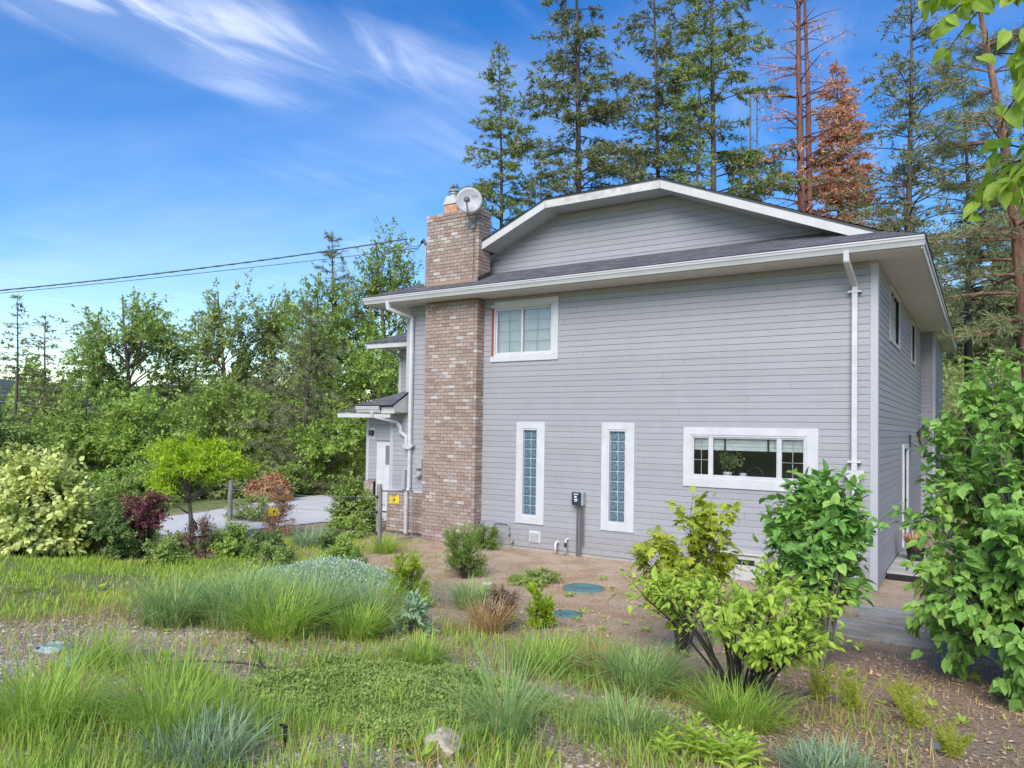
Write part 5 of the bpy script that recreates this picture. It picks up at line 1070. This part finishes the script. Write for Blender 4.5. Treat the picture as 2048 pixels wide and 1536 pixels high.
for k_, (x_, y_, w_, h_, mt_, lb) in enumerate([(-20.9, -.5, 2.6, 1.5, 'leaf_bright', 'leafy hedge bush beyond the driveway behind the purple barberry'), (-20.8, 1.0, 2.4, 1.6, 'leaf_mid', 'green hedge bush beyond the driveway behind the chartreuse trunk'), (-20.6, 2.6, 2.2, 1.3, 'leaf_pale', 'yellow green hedge bush beyond the driveway left of the orange shrub'), (-19.4, 4.4, 2.0, 1.2, 'leaf_mid', 'green bush just behind the orange shrub'), (-21.5, -2.6, 2.8, 1.8, 'leaf_dark', 'dark hedge bush beyond the driveway behind the variegated shrub'), (-22.5, -5.0, 3.0, 2.0, 'leaf_mid', 'tall hedge bush at the left edge behind the variegated shrub')]):
    shrub('hedge_bush', lb, x_, y_, w_, h_, mt_, 120 + k_, 'diamond', .11, 30, 15, 20, twig_len=.2, stems=7, stem_r=.012, group='hedge bushes beyond the driveway')
for k_, (x_, y_, w_, h_, mt_, lb) in enumerate([(-10.75, -5.2, .8, .5, 'leaf_pale', 'olive weedy plant in front of the chartreuse trunk'), (-10.1, -5.8, .9, .42, 'leaf_mid', 'low green plant behind the leftmost grass clump'), (-8.9, -4.6, .8, .42, 'leaf_mid', 'low bushy plant left of the silvery drift'), (-8.6, -3.4, .9, .5, 'leaf_bright', 'bright low bush between the gate post and silvery drift'), (-12.0, -5.2, .9, .6, 'leaf_pale', 'yellowish low plant right of the purple barberry'), (-9.3, -2.7, .7, .45, 'leaf_dark', 'dark low plant left of the gate post'), (-7.6, -4.0, .8, .4, 'thuja', 'low grey green plant behind the silvery drift')]):
    shrub('bed_plant', lb, x_, y_, w_, h_, mt_, 140 + k_, 'ovate', .045, 16, 12, 15, twig_len=.12, stems=6, stem_r=.006, group='low plants in the bed')
# dwarf conifers near the house
def thuja(label, x_, y_, w_, h_, leafm, seed, lobes=22):
    return shrub('thuja_shrub', label, x_, y_, w_, h_, leafm, seed, 'lance', .042, lobes, 14, 26, twig_len=.08, up=.9, droop=-.35, spread_n=.55, stems=5, stem_r=.009, lobe_r=.42, wide=.8)
thuja('green thuja shrub on open stems in front of the chimney', -5.8, -3.15, .95, .98, 'thuja', 71, 26)
thuja('small dark thuja shrub against the wall right of the chimney', -7.25, -.5, .66, .55, 'thuja', 72, 16)
thuja('bright golden green thuja behind the grass clumps', -4.95, -5.6, .72, .70, 'gold_thuja', 73, 24)
thuja('little bright green thuja beside the small teal lid', -3.08, -5.35, .45, .52, 'gold_thuja', 74, 16)
shrub('dried_shrub', 'brown dried dwarf conifer left of the little green thuja', -3.42, -5.75, .62, .46, 'brown_twig', 75, 'lance', .04, 16, 13, 20, twig_len=.1, up=.7, stems=7, stem_r=.006)
shrub('garden_shrub', 'low sprawling olive plant in front of the wall vent', -4.75, -2.75, .95, .26, 'leaf_mid', 76, 'ovate', .035, 16, 12, 16, twig_len=.12, stems=6, stem_r=.005)
shrub('garden_shrub', 'yellowish small plant between the two front thujas', -4.5, -4.7, .6, .32, 'leaf_pale', 77, 'ovate', .035, 12, 10, 16, twig_len=.1, stems=5, stem_r=.005)
shrub('spurge_plant', 'grey green broad leaved rosette plant beside the grass clumps', -3.7, -7.0, .5, .34, 'silver_leaf', 78, 'lance', .09, 10, 9, 12, twig_len=.1, stems=6, stem_r=.006)
# near shrubs with real leaf shapes
shrub('maple_shrub', 'lime green lobed leaf shrub on dark stems left of the lilac', -1.3, -5.32, 1.35, 1.78, 'maple_leaf', 81, 'maple', .118, 17, 8, 8, twig_len=.14, stems=4, stem_r=.016, droop=.7, cz=.60, rz_=.46, shell=.55, lobe_r=.26, leafout=.15, spread_n=.9, skirt=False, singles=280)
shrub('lilac_bush', 'deep green lilac bush with bare lower stems before the kitchen window', .05, -4.86, 1.45, 2.02, 'lilac_deep', 82, 'heart', .10, 32, 11, 10, bark='stem_grey', twig_len=.15, stems=5, stem_r=.022, droop=.45, cz=.66, rz_=.36, base_r=.09, shell=.5, skirt=False, singles=290)
shrub('elder_shrub', 'light green spreading shrub with many dark stems in the right foreground', -.12, -7.12, 2.35, 1.15, 'young_leaf', 83, 'ovate', .07, 34, 9, 10, twig_len=.16, stems=7, stem_r=.014, droop=.3, cz=.68, rz_=.38, base_r=.10, shell=.5, lobe_r=.26, wide=.8, leafout=.2, skirt=False, singles=290)
shrub('lilac_bush', 'big bright green lilac filling the right edge', 1.84, -4.5, 2.55, 3.4, 'lilac_leaf', 84, 'heart', .092, 94, 14, 13, bark='stem_grey', twig_len=.22, stems=7, stem_r=.026, droop=.55, cz=.54, rz_=.50, base_r=.2, shell=.55, lobe_r=.26, singles=295)
# understory on the slope to the right of the house
for k_, (x_, y_, w_, h_, mt_, lb) in enumerate([(2.2, 11.2, 2.6, 2.6, 'leaf_mid', 'green shrub at the back corner of the house beside the lantern'), (2.7, 9.5, 3.0, 2.4, 'leaf_bright', 'bright shrub on the slope right behind the big lilac'), (4.3, 5.5, 3.0, 2.6, 'leaf_mid', 'tall green shrub beyond the brick path at the right edge'), (1.6, 16.5, 2.6, 2.0, 'leaf_pale', 'pale shrub on the slope beside the blackened trunk'), (3.6, 20, 4.0, 2.6, 'leaf_pale', 'olive shrub higher up the slope behind the blackened trunk')]):
    shrub('slope_shrub', lb, x_, y_, w_, h_, mt_, 90 + k_, 'diamond', .13, 26, 14, 20, twig_len=.3, stems=7, stem_r=.012)

# overhanging tree: trunk beyond the right edge, leafy boughs reach into the picture
gr = np.random.default_rng(5); oh = thing('birch_tree', 'broad leaved branches hanging into the top right corner', 'tree', (3.1, -10.6, TZ(3.1, -10.6)))
g = Geo(); g.tube([(0, 0, -.2), (.02, .02, 1.5), (-.1, .05, 3.2), (-.15, .05, 5.5)], [.13, .11, .09, .06], 10); g.build('trunk', 'stem_grey', oh, smooth=True)
gw, gl = Geo(), Geo(); z0 = TZ(3.1, -10.6); o3 = np.array((3.1, -10.6, z0))
tips = [(1.25, -10.31, 3.84), (1.29, -10.34, 3.73), (1.33, -10.25, 3.69), (1.4, -10.33, 3.76), (1.45, -10.29, 3.64), (1.51, -10.37, 3.65), (1.52, -10.3, 3.52), (1.49, -10.26, 3.45), (1.53, -10.23, 3.34), (1.5, -10.19, 3.25), (1.45, -10.04, 3.32), (1.41, -10.12, 3.18), (1.36, -10.09, 3.15), (1.46, -10.16, 3.38), (1.53, -10.22, 3.15), (1.52, -10.37, 3.74), (1.3, -10.27, 3.86), (1.38, -10.1, 3.22), (1.36, -10.3, 3.84), (1.55, -10.3, 3.6), (1.57, -10.28, 3.45), (1.58, -10.2, 3.28), (1.6, -10.2, 3.08)]
P, D, N = [], [], []
limbs = [bez(np.array((3.0, -10.55, zb)) - o3, np.array((2.3, -10.45, zm)) - o3, np.array(e) - o3, 9) for zb, zm, e in ((4.3, 4.35, (1.55, -10.33, 3.86)), (4.0, 3.95, (1.62, -10.25, 3.55)), (3.7, 3.65, (1.60, -10.15, 3.32)))]
for pth in limbs: gw.tube(pth, np.linspace(.024, .006, 9), 6, False)
for e in tips:
    e = np.array(e) - o3; ends = [min(range(9), key=lambda q: np.linalg.norm(p[q] - e) + (0 if q > 4 else 9)) for p in limbs]; pi = min(range(3), key=lambda q: np.linalg.norm(limbs[q][ends[q]] - e)); st_ = limbs[pi][ends[pi]]
    tw = bez(st_, (st_ + e) / 2 + np.array([0, 0, .06]), e, 6); gw.tube(tw, np.linspace(.0045, .0015, 6), 4, False)
    for w_ in range(5):
        q = gr.uniform(.45, 1.) * 5; ia = int(min(4, q)); p_ = tw[ia] + (tw[ia + 1] - tw[ia]) * (q - ia)
        P.append(p_ + gr.normal(size=3) * .012); D.append(gr.normal(size=3) * .55 + np.array([-.15, 0, -.9])); N.append(gr.normal(size=3) * .8 + np.array([0, -.9, .5]))
P, D, N = map(np.array, (P, D, N)); bo_ = gw.build('boughs', 'stem_dark', oh); leaf_objects(P, D, N, gr.uniform(.045, .078, len(P)), 'heart', .9, 'branch_leaf', bo_)

# ------------------------------------------------------------------ ornamental grasses
def clump(label, x_, y_, w_, h_, mt_, seed, n_=420, bw=.006, curve=.85, lean=.42, group='ornamental grass clumps', name='grass_clump', cat='grass'):
    gr = np.random.default_rng(seed); a = gr.uniform(0, 6.283, n_); r_ = np.sqrt(gr.uniform(0, 1, n_)) * w_ * .33; g = Geo(); P = np.stack([r_ * np.cos(a), r_ * np.sin(a), np.full(n_, -.02)], -1)
    az = a + gr.normal(size=n_) * .9; add_blades(g, P, az, lean * gr.uniform(-.2, 1.4, n_) * (.3 + r_ / (w_ * .33)) * .7, h_ * gr.uniform(.25, 1.15, n_) ** .8, bw * gr.uniform(.7, 1.3, n_), curve * gr.uniform(.2, 1.1, n_))
    t = thing(name, label, cat, (x_, y_, TZ(x_, y_)), 0, group); g.build('blades', mt_, t); return t
CL = [(-5.4, -8.65, .65, .68, 'grass_blue', 'blue green grass clump farthest left in the row'), (-5.0, -8.2, .8, .78, 'grass_blue', 'second tall grass clump from the left in the row'), (-4.3, -8.2, .75, .70, 'grass_green', 'bright green grass clump at the front of the row'), (-4.75, -7.4, .8, .76, 'grass_blue', 'tall grass clump at the back middle of the row'), (-4.35, -6.95, .75, .68, 'grass_blue', 'grass clump at the right end of the row beside the golden thuja'), (-3.85, -7.6, .55, .5, 'grass_green', 'shorter green grass clump in front of the right end of the row'),
 (-5.6, -7.6, .75, .7, 'grass_blue', 'grass clump behind the left end of the row'), (-4.25, -9.95, .42, .42, 'grass_green', 'small green tuft beside the pale blue discs'), (-2.75, -7.9, .42, .38, 'grass_green', 'small grass tuft at the back edge of the ground cover'), (-1.02, -9.2, .22, .82, 'grass_blue', 'tall upright grass stems beside the tan rock'), (-1.85, -7.3, .62, .5, 'grass_green', 'wide soft grass clump behind the ground cover'), (-1.45, -6.9, .5, .46, 'grass_dry', 'pale arching grass clump behind the soft clump'), (-.95, -7.3, .62, .58, 'grass_blue', 'blue green grass clump left of the elder stems'), (-.55, -8.45, .5, .40, 'grass_blue', 'grass clump just left of the broad leaved weed'), (-3.0, -10.95, .6, .62, 'grass_green', 'tall loose grass tuft at the lower left edge'), (-2.4, -10.55, .4, .66, 'grass_green', 'tall leafy grass stalks in the left foreground'), (-2.0, -10.62, .6, .36, 'grass_steel', 'silvery blue fescue clump at the bottom left'), (-.05, -7.6, .65, .46, 'grass_green', 'arching green grass clump at the foot of the elder shrub'), (.66, -8.28, .6, .26, 'grass_steel', 'round steel blue fescue at the bottom edge right of the weed'), (-10.2, -2.6, .75, .62, 'grass_steel', 'pale grass clump at the near edge of the driveway'), (-3.3, -6.1, .5, .5, 'grass_dry', 'dry arching grass over the brown dwarf conifer'), (-4.35, -5.0, .5, .55, 'grass_blue', 'grass blades growing through the golden thuja'), (-8.5, -2.15, .5, .55, 'grass_green', 'grass tuft at the foot of the gate post')]
for i, (x_, y_, w_, h_, mt_, lb) in enumerate(CL): clump(lb, x_, y_, w_, h_, mt_, 200 + i, (560 if w_ > .5 else 300) if y_ < -6 else 340, .0095 if y_ > -9 else .0062)
for i, (x_, y_, w_, h_, lb) in enumerate([(.55, -6.35, .55, .30, 'feathery yellow green plant nearest the lilac stems'), (.98, -6.45, .5, .28, 'feathery yellow green plant right of the one by the lilac stems'), (.85, -5.85, .4, .24, 'small feathery plant behind the other feathery ones'), (1.25, -7.1, .4, .22, 'feathery yellow green tuft near the white stone'), (.25, -6.2, .45, .30, 'feathery plant directly behind the elder stems')]):
    gr = np.random.default_rng(300 + i); t = thing('feathery_plant', lb, 'plant', (x_, y_, TZ(x_, y_)), 0, 'feathery plants'); g = Geo(); gs_ = Geo()
    for q in range(26):
        a = gr.uniform(0, 6.28); e = np.array([math.cos(a), math.sin(a), 0]) * w_ * .5 * gr.uniform(.1, 1.); hq = h_ * gr.uniform(.6, 1.15); st_ = bez(e * .15, e * .5 + np.array([0, 0, hq * .7]), e + np.array([0, 0, hq]), 6); gs_.tube(st_, np.linspace(.004, .001, 6), 3, False)
        m_ = 110; tt = gr.uniform(.12, 1, m_) * 5; ia = np.minimum(tt.astype(int), 4); pp = st_[ia] + (st_[ia + 1] - st_[ia]) * (tt - ia)[:, None]; dd = uvec(m_, gr) + np.array([0, 0, .55]); add_leaves(g, pp, dd, uvec(m_, gr), (.055 - .006 * tt) * gr.uniform(.6, 1.2, m_), 'lance', .35)
    g.build('fronds', 'feather', t); gs_.build('stem', 'feather', t)
# broad leaved weed
gr = np.random.default_rng(8); wd_ = thing('broadleaf_weed', 'light green broad leaved weed cluster at the bottom edge', 'weed', (.08, -8.55, TZ(.08, -8.55)))
for q in range(9):
    ox, oy = gr.normal(size=2) * (.16, .10); h_ = gr.uniform(.16, .30); g = Geo(); g.tube([(ox, oy, -.01), (ox * 1.05, oy * 1.05, h_)], [.005, .003], 5); st_ = g.build('stem', 'grass_lawn', wd_)
    n_ = 22; z = np.sort(gr.uniform(.1, 1., n_)); a = np.arange(n_) * 2.4; P = np.stack([np.full(n_, ox), np.full(n_, oy), z * h_], -1); D = np.stack([np.cos(a), np.sin(a), .2 + z * .9], -1); leaf_objects(P, D, np.stack([-np.cos(a) * .6, -np.sin(a) * .6, np.ones(n_)], -1), .13 * (1.15 - z * .75), 'ovate', .62, 'young_leaf', st_)

# ------------------------------------------------------------------ uncountable cover
def in_zone(n_, x0, x1, y0, y1, keep, gr):
    x_ = gr.uniform(x0, x1, n_); y_ = gr.uniform(y0, y1, n_); m_ = gr.random(n_) < keep(x_, y_); return x_[m_], y_[m_]
def gz(x_, y_): return T(x_, y_) + bumps(x_, y_) * ss(-.6, -2.5, y_)
def patch(x_, y_): return .5 + .5 * np.sin(x_ * 1.9 + 2 * np.sin(y_ * 1.1)) * np.sin(y_ * 2.3 + 1.3 * np.sin(x_ * .9))
def covm(x_, y_):
    d_ = ((x_ + 2.35) * .55 + (y_ + 8.85) * .60) ; q = ((x_ + 2.2) ** 2 / 1.15 ** 2 + (y_ + 8.85) ** 2 / 1.05 ** 2); return ss(1.1, .75, q + .25 * np.sin(x_ * 5 + y_ * 3) * np.sin(y_ * 4))
def meadow(name, label, mt_, n_, x0, x1, y0, y1, keep, h_, bw, seed, curve=.5):
    gr = np.random.default_rng(seed); x_, y_ = in_zone(n_, x0, x1, y0, y1, keep, gr); k = len(x_); g = Geo(); P = np.stack([x_, y_, gz(x_, y_) - .01], -1)
    add_blades(g, P, gr.uniform(0, 6.283, k), gr.uniform(.0, .35, k), h_ * gr.uniform(.4, 1.2, k) * (.6 + .6 * patch(x_ * 1.7, y_ * 1.7)), bw * gr.uniform(.6, 1.3, k), curve * gr.uniform(.1, 1., k)); tag(g.build(name, mt_), label, 'grass', kind='stuff')
lawn = lambda x_, y_: ss(-5.6, -7.2, x_) * ss(-4.2, -5.4, y_) * (.12 + .88 * ss(.25, .7, patch(x_ * .8, y_)))
meadow('lawn_grass', 'bright green lawn grass below the shrubs at the left', 'grass_lawn', 48000, -13.5, -5.2, -12, -4, lawn, .13, .011, 401)
meadow('loose_grass', 'loose thin grass over the left foreground', 'grass_green', 30000, -7.5, -.8, -11.9, -6.2, lambda x_, y_: .13 + .65 * ss(.55, .85, patch(x_ * .8 + 1, y_ * .8)) * ss(-2, -3.4, x_) * (1 - .97 * covm(x_, y_)), .20, .0075, 402)
meadow('mixed_grass', 'mixed green grass across the middle foreground', 'grass_green', 30000, -3.2, 1.2, -9.8, -5.9, lambda x_, y_: ss(.42, .8, patch(x_ * 1.1 + .4, y_ * 1.2)) * ss(1.4, .4, x_) * .9 * (1 - ss(-.9, .4, x_) * .75) * (1 - .97 * covm(x_, y_)), .21, .0075, 403)
meadow('dry_grass', 'pale dry grass blades on the bare ground', 'grass_dry', 28000, -8.5, 2.2, -11.5, -1.5, lambda x_, y_: .25 + .55 * ss(.3, .8, patch(x_ * 1.3 + 4, y_ * 1.1)) + .2 * ss(-6, -4, y_) - 1.0 * covm(x_, y_), .10, .006, 404, 1.25)
meadow('fine_weeds', 'fine seedling grass in the bottom left corner', 'grass_green', 17000, -4.2, -1.2, -11.9, -9.6, lambda x_, y_: (.2 + .7 * ss(.4, .8, patch(x_ * 1.6, y_ * 1.4))) * (1 - .97 * covm(x_, y_)), .26, .006, 405, .35)
meadow('far_grass', 'rough grass along the fence and driveway edges', 'grass_lawn', 40000, -17, -8.6, -5, 0, lambda x_, y_: ss(-12.5, -11.0, x_) * ss(-.4, -2, y_) * .8, .14, .009, 406)
meadow('path_grass', 'sparse grass between the timbers', 'grass_lawn', 5000, -.6, 2.6, -3, -1.4, lambda x_, y_: .2 + .6 * patch(x_ * 2, y_ * 2), .07, .005, 407)
# creeping ground cover mat
gr = np.random.default_rng(410)
x_, y_ = in_zone(130000, -3.6, -.7, -10.3, -7.4, covm, gr); k = len(x_); hgt = .02 + .07 * patch(x_ * 3.1, y_ * 3.1) * (.5 + patch(x_ * 9, y_ * 8)) ; g = Geo(); P = np.stack([x_, y_, gz(x_, y_) + hgt * gr.uniform(.2, 1., k)], -1); D = uvec(k, gr); D[:, 2] = np.abs(D[:, 2]) * .7; add_leaves(g, P, D, uvec(k, gr) * .6 + np.array([0, 0, 1]), gr.uniform(.016, .034, k), 'diamond'); tag(g.build('ground_cover', 'cover'), 'low creeping green mat of ground cover in the foreground', 'ground cover', kind='stuff')
# silver flowering drift
gr = np.random.default_rng(411); k = 15000; x_ = -6.6 + gr.normal(size=k) * .62; y_ = -5.15 + gr.normal(size=k) * .42; g = Geo(); hh = .30 * np.exp(-((x_ + 6.6) ** 2 / 1.2 + (y_ + 5.15) ** 2 / .7)) + .08; P = np.stack([x_, y_, gz(x_, y_) + hh * gr.uniform(.15, 1.05, k)], -1); add_leaves(g, P, uvec(k, gr) * .7 + np.array([0, 0, .8]), uvec(k, gr), gr.uniform(.03, .07, k), 'lance', .5); tag(g.build('silver_foliage', 'silver_leaf'), 'silvery grey green foliage drift behind the grass row', 'plant', kind='stuff')
k = 900; x_ = -6.6 + gr.normal(size=k) * .6; y_ = -5.15 + gr.normal(size=k) * .4; g = Geo(); hh = .32 * np.exp(-((x_ + 6.6) ** 2 / 1.2 + (y_ + 5.15) ** 2 / .7)) + .10; P = np.stack([x_, y_, gz(x_, y_) + hh * gr.uniform(.85, 1.15, k)], -1); add_leaves(g, P, uvec(k, gr), np.tile([0, 0, 1.], (k, 1)) + uvec(k, gr) * .4, gr.uniform(.02, .032, k), 'diamond', 1.4); tag(g.build('white_flowers', 'silver_flower'), 'tiny white flowers over the silvery drift', 'flowers', kind='stuff')
# gravel stones and fallen leaves
OCT = np.array([(1, 0, 0), (-1, 0, 0), (0, 1, 0), (0, -1, 0), (0, 0, 1), (0, 0, -1.)]); OF = np.array([(0, 2, 4), (2, 1, 4), (1, 3, 4), (3, 0, 4), (2, 0, 5), (1, 2, 5), (3, 1, 5), (0, 3, 5)])
gr = np.random.default_rng(412); x_, y_ = in_zone(26000, -6.2, .2, -12, -6.9, lambda x_, y_: ss(-6.9, -8.2, y_) * (1 - .9 * covm(x_, y_)) * (.25 + .75 * ss(.3, .8, patch(x_ * 1.2 + 2, y_))), gr); k = len(x_)
s_ = gr.uniform(.006, .017, k) * np.where(gr.random(k) < .06, 1.9, 1); V = OCT[None] * gr.uniform(.6, 1.3, (k, 6, 1)) * s_[:, None, None] * np.array([1, 1, .65]); a = gr.uniform(0, 6.28, k); ca_, sa_ = np.cos(a)[:, None], np.sin(a)[:, None]; V = np.stack([V[..., 0] * ca_ - V[..., 1] * sa_, V[..., 0] * sa_ + V[..., 1] * ca_, V[..., 2]], -1) + np.stack([x_, y_, gz(x_, y_) + s_ * .3], -1)[:, None]
g = Geo(); g.add(V.reshape(-1, 3), (OF[None] + (np.arange(k) * 6)[:, None, None]).reshape(-1, 3)); tag(g.build('gravel', 'gravel_stone'), 'loose grey gravel in the left foreground', 'gravel', kind='stuff')
x_, y_ = in_zone(16000, -4, 2.4, -10.5, -3.0, lambda x_, y_: .10 + .9 * ss(-.9, .2, x_) * ss(-3.1, -3.8, y_) * patch(x_ * 1.4 + 2, y_ * 1.4) ** .5, gr); k = len(x_); g = Geo(); P = np.stack([x_, y_, gz(x_, y_) + gr.uniform(.002, .02, k)], -1); D = uvec(k, gr) * (1, 1, .25); add_leaves(g, P, D, uvec(k, gr) * .35 + np.array([0, 0, 1]), gr.uniform(.025, .06, k), 'lance', 1.6); tag(g.build('leaf_litter', 'dead_leaf'), 'dry brown fallen leaves on the mulch', 'leaves', kind='stuff')
x_, y_ = in_zone(5000, -9.5, 1.2, -5.6, -.02, lambda x_, y_: .8 * (1 - ss(-.9, .2, x_) * ss(-2.6, -3.2, y_)), gr); k = len(x_); s_ = gr.uniform(.006, .018, k); V = OCT[None] * gr.uniform(.6, 1.3, (k, 6, 1)) * s_[:, None, None] * np.array([1, 1, .5]) + np.stack([x_, y_, gz(x_, y_) + s_ * .2], -1)[:, None]; g = Geo(); g.add(V.reshape(-1, 3), (OF[None] + (np.arange(k) * 6)[:, None, None]).reshape(-1, 3)); tag(g.build('granite_chips', 'gravel_stone'), 'scattered chips on the bare ground by the house', 'gravel', kind='stuff')

# woods closing the view behind the left trees
gr = np.random.default_rng(420); g = Geo(); k = 34000
a = gr.uniform(R(28), R(78), k); rr_ = gr.uniform(56, 66, k); x_ = 1.4 - np.sin(a) * rr_; y_ = -13 + np.cos(a) * rr_; top_ = 6.2 + 2.2 * np.sin(a * 23) + 1.4 * np.sin(a * 61 + 1) + 1.0 * np.sin(a * 131); zz_ = T(x_, y_) + np.maximum(.2, top_) * gr.uniform(0, 1, k) ** .8
add_leaves(g, np.stack([x_, y_, zz_], -1), uvec(k, gr), uvec(k, gr) + np.array([.4, -.6, .6]), gr.uniform(.35, .75, k), 'diamond'); tag(g.build('far_woods', 'leaf_mid'), 'dark woods closing the view behind the left trees', 'woods', kind='stuff')

# small weeds and sprigs scattered over gravel and bare ground
gr = np.random.default_rng(431); g = Geo(); n_ = 420; wx = gr.uniform(-8, 2.2, n_); wy = gr.uniform(-11.5, -1.2, n_); keep = gr.random(n_) < np.where(wy > -4, .35, .9); wx, wy = wx[keep], wy[keep]
for q in range(len(wx)):
    m_ = int(gr.integers(8, 22)); a = np.arange(m_) * 2.4 + gr.uniform(0, 6); e = gr.uniform(.1, .9, m_); sz = gr.uniform(.03, .085); P = np.stack([wx[q] + .02 * np.cos(a), wy[q] + .02 * np.sin(a), gz(wx[q] + 0 * a, wy[q]) + e * sz * .5], -1)
    add_leaves(g, P, np.stack([np.cos(a), np.sin(a), e * 1.1], -1), np.stack([-np.cos(a) * .4, -np.sin(a) * .4, np.ones(m_)], -1), sz * gr.uniform(.5, 1.2, m_), 'lance', gr.uniform(.6, 1.8))
tag(g.build('small_weeds', 'grass_lawn'), 'small leafy weeds sprinkled over gravel and bare soil', 'weeds', kind='stuff')

# brush on the slope behind the house
gr = np.random.default_rng(433); k = 26000; x_ = gr.uniform(-6, 16, k); y_ = 10.5 + 42 * gr.uniform(0, 1, k) ** 1.3; keep = (x_ > 1.1) | (y_ > 16.5); x_, y_ = x_[keep], y_[keep]; k = len(x_); hh = .15 + 1.0 * ss(.45, .9, patch(x_ * .6, y_ * .5)); g = Geo()
add_leaves(g, np.stack([x_, y_, T(x_, y_) + hh * gr.uniform(0, 1, k)], -1), uvec(k, gr) + np.array([0, 0, .5]), uvec(k, gr) + np.array([0, -.4, .6]), gr.uniform(.12, .32, k), 'diamond'); tag(g.build('slope_brush', 'leaf_pale'), 'pale olive brush covering the slope behind the house', 'brush', kind='stuff')

meadow('thatch', 'pale tangled thatch between the foreground tufts', 'grass_dry', 12000, -6.5, 1.2, -11.6, -6.0, lambda x_, y_: (.35 + .6 * patch(x_ * 2.1 + 1, y_ * 1.9)) * (1 - .95 * covm(x_, y_)), .24, .005, 441, 1.5)
meadow('seed_stalks', 'thin upright seed stalks over the foreground grass', 'grass_dry', 1500, -6.5, .6, -11.6, -6.3, lambda x_, y_: ss(.5, .9, patch(x_ * .9, y_ * .9)) * (1 - covm(x_, y_)), .55, .004, 442, .25)
